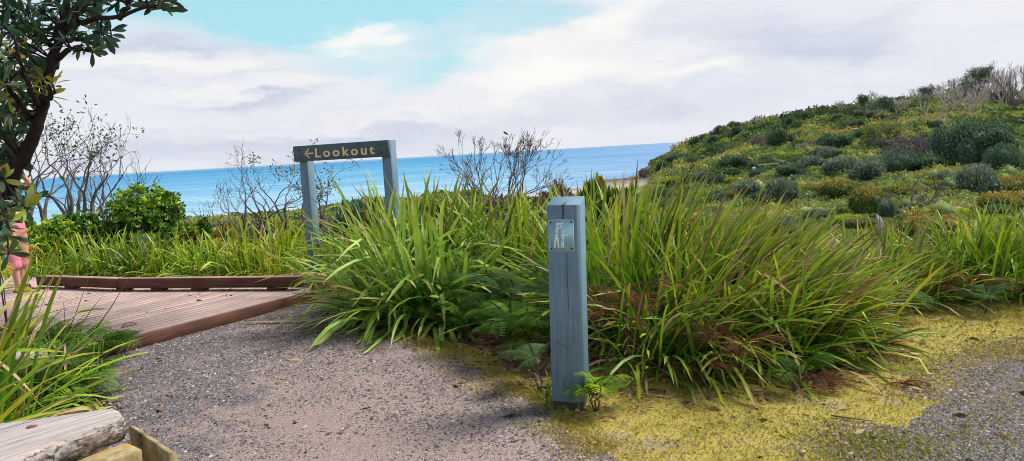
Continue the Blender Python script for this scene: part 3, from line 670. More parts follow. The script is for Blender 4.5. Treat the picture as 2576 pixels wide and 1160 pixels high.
# ------------------------------------------------------------------ lookout sign
def build_sign():
    A = DP(738.2, 390.8, 9.6); B = DP(976.6, 372, 8.98); A[2] = B[2] = 1.672
    ax = (B - A); Lb = np.linalg.norm(ax[:2]); th = math.atan2(ax[1], ax[0])
    root = empty('lookout_sign', (A[0], A[1], 0), th); tag(root, 'slate blue timber sign frame lettered Lookout with a left arrow', 'sign')
    hb = .10; mb = MB(); mb.box((Lb / 2, .0225, 1.672), (Lb, .045, hb * 2)); beam = mb.build('beam', M['paint_dark'], root); bevel(beam, .004, 1)
    for x in (.045 + .065, Lb - .068):
        mb = MB(); mb.box((x, .045 + .065 + .001, .83), (.13, .13, 1.882 - .0)); bevel(mb.build('post', M['paint'], root), .004, 1)
    for x in (.1, Lb - .1):
        for dz in (-.05, .05):
            mb = MB(); mb.tube([(x, -.001, 1.672 + dz), (x, -.006, 1.672 + dz)], [.013, .011], 8); mb.build('bolt', M['iron'], beam)
    cu = bpy.data.curves.new('letters', 'FONT'); cu.body = 'Lookout'; cu.size = .150; cu.extrude = .003; cu.offset = .0034; cu.space_character = 1.36
    to = bpy.data.objects.new('tmp_text', cu); COL.objects.link(to); bpy.context.view_layer.update()
    me = bpy.data.meshes.new_from_object(to.evaluated_get(bpy.context.evaluated_depsgraph_get())); bpy.data.objects.remove(to)
    V = np.zeros(len(me.vertices) * 3); me.vertices.foreach_get('co', V); V = V.reshape(-1, 3)
    x0, x1 = V[:, 0].min(), V[:, 0].max(); tx0 = Lb * (796 - 738) / 237.; tx1 = Lb * (943 - 738) / 237.
    k = (tx1 - tx0) / (x1 - x0)
    Q = np.stack([tx0 + (V[:, 0] - x0) * k, -.004 - V[:, 2], 1.672 - .056 + V[:, 1] * 1.04], -1)
    me.vertices.foreach_set('co', Q.ravel()); me.materials.clear(); me.materials.append(M['cream']); me.update()
    link('lettering', me, beam)
    # arrow
    s0 = Lb * (768.5 - 738) / 237.; s1 = Lb * (791 - 738) / 237.; zc = 1.668; t_ = .0105
    mb = MB()
    def bar(p, q, w_):
        p, q = np.array(p, float), np.array(q, float); d = (q - p) / np.linalg.norm(q - p); n_ = np.array([-d[1], d[0]]) * w_
        C = [p + n_, p - n_, q - n_, q + n_]
        V = [(c_[0], -.0045, c_[1]) for c_ in C] + [(c_[0], .0, c_[1]) for c_ in C]
        mb.ngon(V, [[0, 1, 2, 3], [4, 7, 6, 5], [0, 4, 5, 1], [1, 5, 6, 2], [2, 6, 7, 3], [3, 7, 4, 0]])
    bar((s0 + .012, zc), (s1, zc), t_); bar((s0, zc - .004), (s0 + .072, zc + .058), t_); 
    mb2 = mb; bar((s0, zc + .004), (s0 + .072, zc - .058), t_ * .98)
    mb.build('arrow', M['cream'], beam)
build_sign()

# ------------------------------------------------------------------ boardwalk
def build_deck():
    zd = .13
    FL, FR = GP(214, 872, zd), GP(782, 728, zd)         # front edge of the boards
    BL, BR = GP(60, 706, zd), GP(776, 727, zd)
    e = (FR - FL)[:2]; Lf = np.linalg.norm(e); th = math.atan2(e[1], e[0])
    root = empty('boardwalk', (FL[0], FL[1], 0), th); tag(root, 'pale grey boardwalk deck with red brown edge beam and kerb rail', 'boardwalk')
    M2 = rotz(-th)[:2, :2]
    loc = lambda p: M2 @ (np.asarray(p)[:2] - FL[:2])
    outline = [np.array((0, 0)), np.array((Lf, 0)), loc(BR) + (.05, .06), loc(GP(480, 714, zd)), loc(GP(303, 708, zd)), loc(GP(106, 698, zd)), loc(GP(-260, 690, zd)), loc(GP(-330, 800, zd)), loc(GP(186, 838, zd))]
    # boards along x, clipped to the deck outline
    P2 = np.array(outline); bw, gap = .086, .016; ymax = P2[:, 1].max(); k = 0; yy = .002
    mb = MB()
    def span(y):
        xs = []
        for (xa, ya), (xb, yb) in zip(P2, np.roll(P2, -1, 0)):
            if (ya > y) != (yb > y): xs.append(xa + (y - ya) / (yb - ya) * (xb - xa))
        xs.sort(); return xs
    while yy < ymax - .02:
        a, b = span(yy + .006), span(yy + bw - .006)
        if len(a) >= 2 and len(b) >= 2:
            dz = random.uniform(-.0015, .0015); x0a, x1a, x0b, x1b = a[0], a[-1], b[0], b[-1]
            cuts = [0., 1.] if x1a - x0a < 3.4 else [0., random.uniform(.3, .7), 1.]
            for c0, c1 in zip(cuts, cuts[1:]):
                g0 = .002 if c0 > 0 else 0; t_ = random.random()
                pt = lambda f, lo, hi: lo + (hi - lo) * f
                xa0, xa1, xb0, xb1 = pt(c0, x0a, x1a) + g0, pt(c1, x0a, x1a) - .002, pt(c0, x0b, x1b) + g0, pt(c1, x0b, x1b) - .002
                V = [(xa0, yy, zd - .03), (xa1, yy, zd - .03), (xb1, yy + bw, zd - .03), (xb0, yy + bw, zd - .03)]
                V += [(v[0], v[1], zd + dz) for v in V]
                mb.add(V, F4=[(4, 5, 6, 7), (0, 1, 5, 4), (1, 2, 6, 5), (2, 3, 7, 6), (3, 0, 4, 7)], tint=t_)
        yy += bw + gap
    mb.build('decking', M['deck'], root)
    # edge beam in front and a flat dark sheet below
    mb = MB(); mb.box((Lf / 2 - .05, -.026, .045), (Lf + .14, .046, .135)); bevel(mb.build('edge_beam', M['jarrah'], root), .004, 1)
    mb = MB(); mb.box((Lf / 2 - .05, -.06, -.02), (Lf + .05, .05, .05)); mb.build('sill_plank', wood('grey_sill_timber', (.07, .05, .045), (.22, .18, .16), 0, .4), root)
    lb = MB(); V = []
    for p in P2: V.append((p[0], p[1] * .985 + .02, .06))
    lb.ngon(V, [list(range(len(V)))]); lb.build('under_shade_sheet', M['core'], root)  # near-black sheet painting the shade seen through the board gaps
    # kerb rail: polyline with a kink, on spacer blocks
    K = [loc(GP(100, 690, zd + .17)), loc(GP(303, 696, zd + .17)), loc(GP(757, 691, zd + .17))]
    kr = empty('kerb_rail'); kr.parent = root
    def railseg(a, b, nm, ext=0.):
        d = b - a; L = np.linalg.norm(d); an = math.atan2(d[1], d[0])
        m_ = MB(); m_.box(((L + ext) / 2, .0, zd + .093), (L + ext, .115, .12))
        o = m_.build(nm, M['jarrah'], kr, loc=(a[0], a[1], 0)); o.rotation_euler = (0, 0, an); bevel(o, .006, 1)
        o.data.materials.append(M['jarrah_top'])
        for p in o.data.polygons:
            if p.normal.z > .8: p.material_index = 1  # upward faces take the paler timber
        return an
    a1 = railseg(K[0], K[1] - (K[1] - K[0]) / np.linalg.norm(K[1] - K[0]) * .004, 'rail'); a2 = railseg(K[1], K[2], 'rail')
    for px, an in ((185, a1), (315, a2), (402, a2), (503, a2), (697, a2)):
        seg = (K[0], K[1]) if px < 303 else (K[1], K[2])
        q = loc(GP(px, HZ(px) + 300, zd)); d = seg[1] - seg[0]; dn = d / np.linalg.norm(d)
        # the spot under the rail on this sight line
        o0 = loc((0, 0)); v = q - o0; den = v[0] * (-dn[1]) + v[1] * dn[0]; tt = ((seg[0] - o0)[0] * (-dn[1]) + (seg[0] - o0)[1] * dn[0]) / den
        p = o0 + v * tt
        m_ = MB(); m_.box((0, 0, zd + .016), (.22 if px > 600 else .18, .10, .03)); o = m_.build('spacer_block', M['jarrah'], kr, loc=(p[0], p[1], 0)); o.rotation_euler = (0, 0, an); bevel(o, .004, 1)
    # short kerb on the near side, its end showing between the ferns
    a, b = loc(GP(-120, 828, zd + .1)), loc(GP(193, 822, zd + .1)); d = b - a; L = np.linalg.norm(d)
    m_ = MB(); m_.box((L / 2, 0, zd + .06), (L, .1, .11)); o = m_.build('near_kerb', M['jarrah'], root, loc=(a[0], a[1], 0)); o.rotation_euler = (0, 0, math.atan2(d[1], d[0])); bevel(o, .004, 1)
build_deck()

# ------------------------------------------------------------------ foreground fence and the fence behind it
def log_rail(root, a, b, w, h, rim, nm='rail'):
    """rail from a to b (top centre line) with a worn rounded top and irregular edges, material grain along x"""
    d = b - a; L = np.linalg.norm(d); an = math.atan2(d[1], d[0]); n = 26; V = []; F = []
    prof = [(-w / 2, -h), (-w / 2 * 1.02, -h * .55), (-w / 2 * .97, -h * .22), (-w / 2 * .78, -.012), (-w * .2, .001), (w * .2, .0), (w / 2 * .82, -.012), (w / 2 * .98, -h * .25), (w / 2, -h * .6), (w / 2 * .98, -h)]
    k = len(prof)
    for i in range(n + 1):
        x = L * i / n; e = max(0, (i - (n - 1.2)) / 1.2)
        for j, (y, z) in enumerate(prof): V.append((x, y * (1 - .08 * e) + .004 * math.sin(i * 1.1 + j * 2.1), z * (1 if z < -.02 else 1) - .010 * e * (j in (3, 4, 5, 6)) + .003 * math.sin(i * .8 + j)))
    for i in range(n):
        for j in range(k): F.append([i * k + j, (i + 1) * k + j, (i + 1) * k + (j + 1) % k, i * k + (j + 1) % k])
    F.append(list(range(k))); F.append([n * k + j for j in range(k - 1, -1, -1)])
    mb = MB(); mb.ngon(V, F); o = mb.build(nm, M['lichen'], root, loc=tuple(a)); o.rotation_euler = (0, math.asin(-(d[2]) / L), an)
    bm = bmesh.new(); bm.from_mesh(o.data); bmesh.ops.recalc_face_normals(bm, faces=bm.faces); bm.to_mesh(o.data); bm.free()
    return o
def build_fences():
    zt = .75
    root = empty('timber_fence', GP(300, 1040, zt) * (1, 1, 0)); o0 = np.array(root.location); tag(root, 'weathered grey lichened fence rail with an ochre post at its end', 'fence')
    outl = [(-420, 1122), (0, 1062), (140, 1043), (262, 1026), (288, 1024), (303, 1030), (310, 1043), (300, 1050), (170, 1098), (43, 1157), (-200, 1290), (-520, 1460)]
    T = np.array([GP(x, y, zt) for x, y in outl]) - o0; ctr = T.mean(0)
    gd = GP(-60, 1135, zt) - GP(292, 1032, zt); an = math.atan2(gd[1], gd[0])        # the way the grain runs
    Q = rotz(-an); k = len(T); th = .082; rows = []
    for dz, ins, bul in ((0., .022, 0), (-.006, .006, 0), (-.02, -.003, 0), (-th * .6, -.006, 0), (-th, .004, 0)):
        d = ctr - T; d[:, 2] = 0; d /= np.linalg.norm(d, axis=1)[:, None]; r_ = T + d * ins; r_[:, 2] += dz; rows.append(r_)
    V = np.concatenate(rows); F = []
    for a in range(4):
        for i_ in range(k): F.append([a * k + i_, (a + 1) * k + i_, (a + 1) * k + (i_ + 1) % k, a * k + (i_ + 1) % k])
    F += [list(range(k)), [4 * k + i_ for i_ in range(k - 1, -1, -1)]]
    V = V @ Q.T
    mb = MB(); mb.ngon(V, F); rail = mb.build('rail', M['lichen'], root); rail.rotation_euler = (0, 0, an)
    bm = bmesh.new(); bm.from_mesh(rail.data); bmesh.ops.recalc_face_normals(bm, faces=bm.faces); bm.to_mesh(rail.data); bm.free()
    q = (GP(80, 1074, zt) - o0) @ Q.T
    mb = MB(); mb.tube([q + (0, 0, -.002), q + (0, 0, .002)], [.017, .016], 16); mb.build('bolt_plug', plain('red_rust', (.22, .07, .06), .8), rail)
    # post: a thick sleeper with a sloping top, below and beyond the rail end
    zp = .672
    T0, T1 = GP(327, 1071, zp), GP(421, 1138, zp); v = T1 - T0; L = np.linalg.norm(v[:2]); pa = math.atan2(v[1], v[0])
    mb = MB(); w = .032
    sec = [(-.02, -w), (L * .96, -w), (L, -.02), (L, 0), (-.02, 0)]
    side = np.cross([0, 0, 1], v / np.linalg.norm(v)); back = 1. if side @ T0 > 0 else -1.
    V = [(x, -y * back, -.2) for x, y in sec] + [(x, -y * back, zp - (.02 if y < -.03 else 0.)) for x, y in sec]; k = 5
    mb.ngon(V, [[i_, (i_ + 1) % k, k + (i_ + 1) % k, k + i_] for i_ in range(k)] + [list(range(k, 2 * k)), list(range(k - 1, -1, -1))])
    o = mb.build('post', M['ochre'], root, loc=(T0[0] - o0[0], T0[1] - o0[1], 0)); o.rotation_euler = (0, 0, pa)
    bm = bmesh.new(); bm.from_mesh(o.data); bmesh.ops.recalc_face_normals(bm, faces=bm.faces); bm.to_mesh(o.data); bm.free(); bevel(o, .006, 2)
    # upright carrying the rail
    p = GP(262, 1075, zt) - o0; mb = MB(); mb.box((0, 0, .225), (.17, .11, .87)); o = mb.build('post', M['ochre'], root, loc=(p[0], p[1], 0)); o.rotation_euler = (0, 0, an); bevel(o, .006, 2)
    # the fence beyond, half hidden in the grass
    root = empty('weathered_fence', (0, 0, 0)); tag(root, 'bleached fence rail half hidden in the grass beside the boardwalk', 'fence')
    e2 = GP(104, 878, .40); a2 = GP(-330, 925, .40); log_rail(root, a2, e2, .24, .14, 0)
    p = GP(192, 958, 0); mb = MB(); mb.box((0, 0, -.07), (.10, .10, .5)); o = mb.build('post', M['lichen'], root, loc=tuple(p)); o.rotation_euler = (R(4), R(-3), .3); bevel(o, .012, 2)
build_fences()

# ------------------------------------------------------------------ person on the boardwalk
def skin_body(name, verts, edges, radii, mat, parent, sub=2):
    me = bpy.data.meshes.new(name); me.from_pydata(verts, edges, []); me.materials.append(mat)
    o = link(name, me, parent); m = o.modifiers.new('skin', 'SKIN'); m.use_smooth_shade = True
    for i, r_ in enumerate(radii): me.skin_vertices[0].data[i].radius = (r_, r_) if not isinstance(r_, tuple) else r_
    me.skin_vertices[0].data[0].use_root = True
    o.modifiers.new('sub', 'SUBSURF').levels = sub; o.modifiers['sub'].render_levels = sub
    return o
def build_person():
    foot = GP(71, 732, .13); root = empty('person', (foot[0] - .16, foot[1] + .05, .131), R(-8))
    tag(root, 'person in pink trousers and pale patterned top raising a camera on the boardwalk', 'person')
    skin = plain('skin', (.50, .27, .18), .5, .35)
    V = [(0, 0, .93)]; E = []; Rr = [(.13, .15)]
    def add(p, par, r_): V.append(p); Rr.append(r_); E.append((par, len(V) - 1)); return len(V) - 1
    s = add((.0, 0, 1.10), 0, (.115, .135)); s = add((.0, 0, 1.28), s, (.12, .16)); nk = add((.0, 0, 1.43), s, (.07, .085)); h0 = add((.02, 0, 1.50), nk, .052)
    h1 = add((.035, 0, 1.585), h0, (.085, .075)); h2 = add((.02, 0, 1.665), h1, (.085, .075)); add((.015, 0, 1.71), h2, (.05, .05))
    for sg in (-1, 1):
        sh = add((0, .165 * sg, 1.385), nk, .058); el = add((.235, .20 * sg, 1.275), sh, .043); mid = add((.19, .14 * sg, 1.41), el, .036); wr = add((.165, .085 * sg, 1.51), mid, .027)
        pm = add((.165, .062 * sg, 1.565), wr, .03)
        hp = add((0, .095 * sg, .86), 0, .095); stp = .10 if sg < 0 else -.04
        kn = add((.03 + stp * .4, .10 * sg, .49), hp, .062); an = add((.0 + stp, .10 * sg, .09), kn, .038); hl = add((-.01 + stp, .10 * sg, .035), an, .036); add((.10 + stp, .105 * sg, .03), hl, .034)
    body = skin_body('body', V, E, Rr, skin, root)
    # hands: five fingers each, curled round the small camera held to the face
    for sg in (-1, 1):
        for f in range(5):
            b = (.165 + (.0 if f < 4 else -.01), (.055 - f * .002) * sg, 1.575 + (f - 1.5) * .013 if f < 4 else 1.55)
            if f < 4: vs = [b, (.205, .06 * sg, b[2] + .004), (.228 - abs(f - 1.3) * .004, .035 * sg, b[2] + .008), (.226, .018 * sg, b[2] + .008)]
            else: vs = [b, (.185, .035 * sg, 1.542), (.205, .02 * sg, 1.55)]
            skin_body('finger' if f < 4 else 'thumb', vs, [(i, i + 1) for i in range(len(vs) - 1)], [.0095, .009, .008, .0065][:len(vs)], skin, root, 1)
    # face
    mb = MB(); 
    nose = [(.118, 0, 1.615), (.135, 0, 1.59), (.118, -.014, 1.582), (.118, .014, 1.582), (.112, 0, 1.575)]
    mb.add(nose, F3=[(0, 2, 1), (0, 1, 3), (1, 2, 4), (1, 4, 3)]); mb.build('nose', skin, root)
    for sg in (-1, 1):
        m_ = MB(); bm = bmesh.new(); bmesh.ops.create_uvsphere(bm, u_segments=10, v_segments=8, radius=.012); vv = np.array([v.co[:] for v in bm.verts]); ff = [[v.index for v in f.verts] for f in bm.faces]; bm.free()
        m_.ngon(vv + (.103, .03 * sg, 1.62), ff); m_.build('eye', plain('eye_white', (.7, .7, .7), .3), root, True)
        m_ = MB(); m_.ngon(vv * (1.6, .7, 2.4) + (.015, .078 * sg, 1.60), ff); m_.build('ear', skin, root, True)
    m_ = MB(); m_.box((.106, 0, 1.555), (.012, .045, .012)); bevel(m_.build('mouth', plain('lip', (.4, .13, .12), .5), root), .004, 2)
    hv = [(-.02, 0, 1.60), (-.01, 0, 1.67), (.01, 0, 1.725)]
    skin_body('hair', [(-.045, 0, 1.53), (-.035, 0, 1.61), (.0, 0, 1.69), (.05, 0, 1.715)], [(0, 1), (1, 2), (2, 3)], [(.05, .07), (.075, .085), (.085, .085), (.055, .065)], plain('brown_hair', (.09, .05, .03), .7, .3, 60, .4), root)
    # clothes
    m, t, out = material('pink_cloth'); n = t.noise(t.obj(), 14, 4, .6)
    finish(t, out, t.ramp(n, [(.3, (.62, .17, .24)), (.7, (.80, .30, .36))]), .85, t.bump(n, .5, .03), .1)
    TV = [(0, 0, .95), (0, 0, .86)]; TE = [(0, 1)]; TR = [(.135, .165), (.14, .175)]
    for sg in (-1, 1):
        stp = .10 if sg < 0 else -.04; i = len(TV); TV += [(.005, .10 * sg, .76), (.03 + stp * .4, .105 * sg, .49), (.01 + stp * .9, .105 * sg, .27)]; TR += [.112, .096, .088]; TE += [(1, i), (i, i + 1), (i + 1, i + 2)]
    skin_body('trousers', TV, TE, TR, m, root)
    m, t, out = material('patterned_cloth'); v = t.node('ShaderNodeTexVoronoi', {'Vector': t.obj(), 'Scale': 22.}).outputs['Distance']
    finish(t, out, t.mix(t.ramp(v, [(.28, 1.), (.36, 0.)]), (.75, .73, .76), (.12, .14, .22)), .85, None, .1)
    SV = [(0, 0, .90), (0, 0, 1.08), (0, 0, 1.28), (0, 0, 1.40)]; SE = [(0, 1), (1, 2), (2, 3)]; SR = [(.15, .18), (.135, .16), (.135, .18), (.085, .12)]
    for sg in (-1, 1):
        i = len(SV); SV += [(.02, .175 * sg, 1.38), (.20, .20 * sg, 1.292)]; SR += [.075, .064]; SE += [(3, i), (i, i + 1)]
    skin_body('shirt', SV, SE, SR, m, root)
    mb = MB(); mb.tube([(-.06, .13, 1.44), (.09, .06, 1.36), (.155, -.06, 1.15), (.12, -.19, .95), (.02, -.22, .80)], .014, 6); mb.build('bag_strap', plain('navy_strap', (.02, .02, .05), .7), root)
    mb = MB(); mb.box((.225, 0, 1.595), (.045, .11, .07)); cam_ = mb.build('camera', M['iron'], root); bevel(cam_, .008, 2)
    for sg in (-1, 1):
        stp = .10 if sg < 0 else -.04; mb = MB(); out_ = [(-.06, -.035), (.03, -.042), (.11, -.045), (.155, -.03), (.165, 0), (.15, .03), (.1, .042), (.03, .036), (-.06, .035), (-.075, 0)]
        k = len(out_); V2 = [(x + stp, y + .10 * sg, .0) for x, y in out_] + [(x + stp, y + .10 * sg, .022) for x, y in out_]
        mb.ngon(V2, [list(range(k - 1, -1, -1)), list(range(k, 2 * k))] + [[i, (i + 1) % k, k + (i + 1) % k, k + i] for i in range(k)])
        for x in (.02, .095): mb.tube([(x + stp, -.045 + .1 * sg, .015), (x + stp, -.03 + .1 * sg, .062), (x + stp, .03 + .1 * sg, .062), (x + stp, .045 + .1 * sg, .015)], .012, 6)
        mb.build('sandal', plain('brown_leather', (.16, .08, .05), .6), root)
build_person()

# ------------------------------------------------------------------ the leaning banksia on the left
def build_banksia():
    D0 = 4.4
    root = empty('banksia_tree', DP(-150, 900, D0) * (1, 1, 0)); o0 = np.array(root.location)
    tag(root, 'dark leaning banksia tree with leathery leaf rosettes beside the boardwalk', 'tree')
    tp = [(-150, 840, 30), (-95, 690, 28), (-40, 585, 25), (5, 500, 22), (55, 405, 20), (92, 325, 17), (108, 270, 15), (118, 215, 14), (126, 165, 15), (140, 125, 12), (152, 85, 10), (165, 30, 9), (172, -60, 8)]
    Pm = np.array([DP(x, y, D0 + .0003 * (y - 500)) for x, y, w in tp]) - o0; Pm[0][2] = -.1
    dn = lambda P, k: np.stack([np.interp(np.linspace(0, len(P) - 1, k), np.arange(len(P)), P[:, i]) for i in range(3)], -1)
    P = dn(Pm, 48); rr = np.interp(np.linspace(0, len(tp) - 1, 48), np.arange(len(tp)), [w * .86 for *_, w in tp]) / FOC * D0
    P += RNG.normal(0, .004, P.shape); rr = rr * (1 + .10 * np.sin(np.arange(48) * 1.9) * RNG.random(48))
    mb = MB(); mb.tube(P, rr, 12)
    mb.tube(np.array([DP(x, y, D0 - .02) for x, y in ((85, 318), (92, 303), (82, 294), (72, 296), (66, 304))]) - o0, [.014, .014, .012, .009, .006], 6)     # hooked stub
    mb.tube(np.array([DP(x, y, D0 - .02) for x, y in ((124, 168), (140, 162), (146, 154))]) - o0, [.035, .03, .012], 7)
    mb.tube(np.array([DP(x, y, D0 + .3) for x, y in ((-20, 560), (0, 480), (15, 430), (40, 425))]) - o0, [.05, .045, .03, .02], 7)
    mb.build('trunk', M['bark_dark'], root, True)
    limbs = [[(138, 130, 0), (95, 75, .1), (40, 38, .2), (-60, 15, .3)], [(150, 95, 0), (185, 60, -.15), (235, 48, -.25), (300, 44, -.3), (355, 25, -.3), (395, 8, -.3)], [(150, 105, 0), (185, 98, .15), (230, 96, .2), (262, 82, .2)],
             [(128, 160, 0), (170, 125, -.2), (200, 128, -.25), (232, 122, -.3)], [(150, 80, 0), (200, 30, .3), (260, -10, .4), (380, -30, .4)], [(92, 325, 0), (40, 250, -.2), (10, 190, -.3), (-30, 150, -.3)],
             [(108, 275, 0), (75, 230, -.3), (50, 160, -.4), (40, 100, -.45)], [(60, 400, 0), (10, 350, -.2), (-40, 280, -.3)], [(110, 265, 0), (130, 235, -.35), (122, 215, -.45)], [(10, 500, 0), (-20, 400, -.3), (0, 330, -.4)], [(300, 44, -.3), (320, 15, -.3), (330, -25, -.3)], [(180, 62, -.15), (200, 30, -.3), (235, 5, -.3)]]
    pts = []; mb = MB()
    for L in limbs:
        Q = dn(np.array([DP(x, y, D0 + d) for x, y, d in L]) - o0, 14); Q += RNG.normal(0, .006, Q.shape); Q[0] -= RNG.normal(0, .001, 3)
        mb.tube(Q, np.linspace(.019, .007, 14), 6); pts.append(Q)
    pts = np.concatenate(pts)
    ros = [(392, 6, .1), (418, 20, .1), (372, -12, .1), (335, 2, .2), (405, -5, .1), (278, 78, .15), (262, 92, .1), (236, 128, .6), (218, 118, .3), (205, 105, .1), (160, 22, .1), (130, 42, .1), (205, 12, .1), (232, -8, .1), (172, 72, .1), (192, 84, .1), (150, 58, .1), (100, 18, .1), (60, 32, .2), (20, 22, .1), (42, 62, .3), (82, 70, .2), (112, 98, .2),
           (22, 112, .85), (48, 96, .9), (92, 112, .3), (76, 128, .4), (30, 150, .3), (8, 172, .2), (42, 186, .2), (20, 226, .3), (62, 212, .5), (130, 205, .82), (122, 232, .86), (95, 232, .8), (108, 188, .6), (22, 282, .3), (8, 330, .4), (50, 300, .4), (32, 352, .45), (8, 405, .5), (58, 255, .4), (5, 452, .55), (250, 20, .1), (180, 0, .1), (120, 0, .1), (75, -5, .1), (300, -8, .1), (0, 70, .2), (-20, 120, .3), (-30, 250, .3), (-30, 340, .4), (140, 72, .1), (215, 62, .1), (10, 10, .1), (35, 255, .2), (10, 205, .2), (45, 330, .35), (70, 180, .3), (35, 5, .1), (150, 10, .1), (240, 40, .1), (18, 380, .4), (45, 395, .45), (75, 150, .25), (-5, 300, .3), (165, 95, .1), (185, 45, .1), (60, 60, .15), (5, 50, .1), (100, 50, .1), (25, 310, .3), (12, 130, .75), (30, 172, .85), (55, 120, .8), (10, 250, .6), (40, 218, .75), (15, 350, .5), (28, 410, .6), (50, 270, .5), (20, 430, .5), (5, 480, .6), (30, 480, .4), (60, 505, .4), (85, 200, .7), (10, 545, .55), (30, 525, .6), (14, 582, .6), (34, 604, .55), (4, 622, .65), (22, 640, .6), (2, 575, .5), (80, 505, .72), (66, 525, .6), (0, 150, .5), (0, 200, .4), (0, 380, .4), (20, 265, .4), (45, 150, .5), (18, 60, .2), (70, 10, .1), (90, 85, .2)]
    lf = MB()
    for x, y, t in ros:
        c = DP(x, y, D0 + random.uniform(-.45, .35)) - o0
        j = np.argmin(np.linalg.norm(pts - c, axis=1) + RNG.random(len(pts)) * .05); b = pts[j]
        mid = (b + c) / 2 + RNG.normal(0, .02, 3) - (0, 0, .02)
        mb.tube(dn(np.array([b, mid, c]), 7), np.linspace(.007, .0045, 7), 5)
        ax = c - mid; ax /= np.linalg.norm(ax) + 1e-9; ax = ax + np.array([0, 0, .25]); ax /= np.linalg.norm(ax)
        n = random.randint(8, 12)
        for k in range(n):
            q = RNG.normal(0, 1, 3); q -= ax * np.dot(q, ax); q /= np.linalg.norm(q)
            el = random.uniform(.3, 1.65); d = ax * math.cos(el) + q * math.sin(el)
            L = random.uniform(.07, .125); w = L * random.uniform(.26, .36); s = np.linspace(0, 1, 6)
            S = np.cross(d, ax); S /= np.linalg.norm(S) + 1e-9; N = np.cross(S, d)
            cv = random.uniform(.1, .5)
            Cn = c - ax * random.uniform(0, .05) + d * (s * L)[:, None] - N * (cv * L * s ** 2)[:, None]
            wd = w * .5 * np.array([.10, .38, .74, 1.0, .92, .12])[:, None]
            V = np.stack([Cn - S * wd, Cn - N * wd * .22, Cn + S * wd], 1).reshape(-1, 3)
            i, kk = np.meshgrid(np.arange(5), np.arange(2), indexing='ij'); qd = i * 3 + kk
            lf.add(V, F4=np.stack([qd, qd + 1, qd + 4, qd + 3], -1).reshape(-1, 4), tint=np.clip(random.gauss(t + .06, .16) + .22 * (random.random() < .15), 0, 1))
    mb.build('branches', M['bark_dark'], root, True); lf.build('crown', M['banksia'], root)
build_banksia()

# ------------------------------------------------------------------ trees beyond the boardwalk
def base_at(px, depth, py=600):
    p = DP(px, py, depth); return np.array([p[0], p[1], float(gheight(p[0], p[1]))])
def lean_up(p, top_px, top_py, depth):
    q = DP(top_px, top_py, depth); v = q - p; return v
# (base column, distance, crown centre, limb length factor ...)
PB = dict(seg=6, wander=.16, up=.07, kids=(2, 2), side=1, angle=(.3, .7), ratio=(.62, .85), taper=.65, rmin=.005)
def tree_at(name, px, dep, heads, Lf, r, depth, P, label, cat='tree', group=None, mat='bark_twig', leaves=None, lmat=None):
    b = base_at(px, dep)
    dirs = [(DP(x, y, dep) - b) for x, y in heads]
    L = np.mean([np.linalg.norm(d) for d in dirs]) * Lf
    return bare_tree(name, b, dirs, L, r, depth, P, mat, label, group, cat, leaves, lmat)
tree_at('sparse_tree', 195, 15.5, [(70, 330), (120, 300), (160, 320)], .36, .10, 5, dict(PB, side=0, up=.04), 'gnarled dark tree with leafy upper twigs behind the leaning banksia', mat='bark_grey', leaves=dict(n=9, size=.10, spread=.2, zmin=2.1, frac=.2, tint=(.3, .2)), lmat='banksia')
tree_at('sparse_tree', 60, 17, [(20, 330), (100, 310), (60, 280)], .36, .11, 5, dict(PB, side=0, up=.05), 'leafy dark tree rising behind the person on the boardwalk', mat='bark_grey', leaves=dict(n=9, size=.10, spread=.22, zmin=1.2, frac=.25, tint=(.3, .2)), lmat='banksia')
tree_at('bare_tree', 216, 16, [(180, 370), (215, 350), (255, 365)], .36, .075, 5, dict(PB, side=0, angle=(.25, .65)), 'bare grey tree with fanned fine twigs left of the round green bush', mat='bark_grey')
tree_at('bare_tree', 300, 19, [(310, 400), (335, 395), (325, 385)], .38, .045, 3, dict(PB, angle=(.2, .5), up=.1), 'small slender bare tree directly above the round green bush', mat='bark_grey')
tree_at('bare_tree', 612, 17, [(560, 440), (640, 440), (600, 420)], .40, .07, 5, dict(PB, side=0, angle=(.35, .85), up=.0), 'bare twisted tree standing alone before the sea, forking from a curved trunk', mat='bark_twig')
tree_at('bare_tree', 715, 19, [(650, 420), (670, 395), (700, 420)], .40, .07, 5, dict(PB, side=0, angle=(.3, .75)), 'bare twisted tree leaning out just before the sign post', mat='bark_twig')
tree_at('sparse_tree', 765, 20, [(720, 400), (770, 370), (820, 380), (830, 430)], .36, .08, 5, dict(PB, side=0, angle=(.35, .8), up=.03), 'thinly leaved tree seen through the sign frame', mat='bark_twig', leaves=dict(n=7, size=.09, spread=.16, zmin=.6, frac=.42, tint=(.5, .25)), lmat='shrub_grey')
tree_at('bare_shrub', 1255, 17, [(1140, 405), (1165, 365), (1195, 345), (1225, 335), (1262, 322), (1300, 305), (1335, 328), (1385, 348), (1372, 400)], .385, .034, 5, dict(PB, side=0, angle=(.16, .5), up=.035, ratio=(.55, .78), kids=(2, 3), rmin=.0042, wander=.11), 'wide bare many stemmed shrub against the sea and sky', 'shrub')
tree_at('bare_shrub', 1200, 16, [(1140, 400), (1175, 370), (1215, 390)], .36, .035, 3, dict(PB, angle=(.25, .55), up=.06), 'lower bare shrub beside the wide many stemmed one', 'shrub')
tree_at('bare_shrub', 560, 30, [(545, 520), (565, 512)], .5, .02, 3, PB, 'tiny bare sapling by the water line', 'shrub')

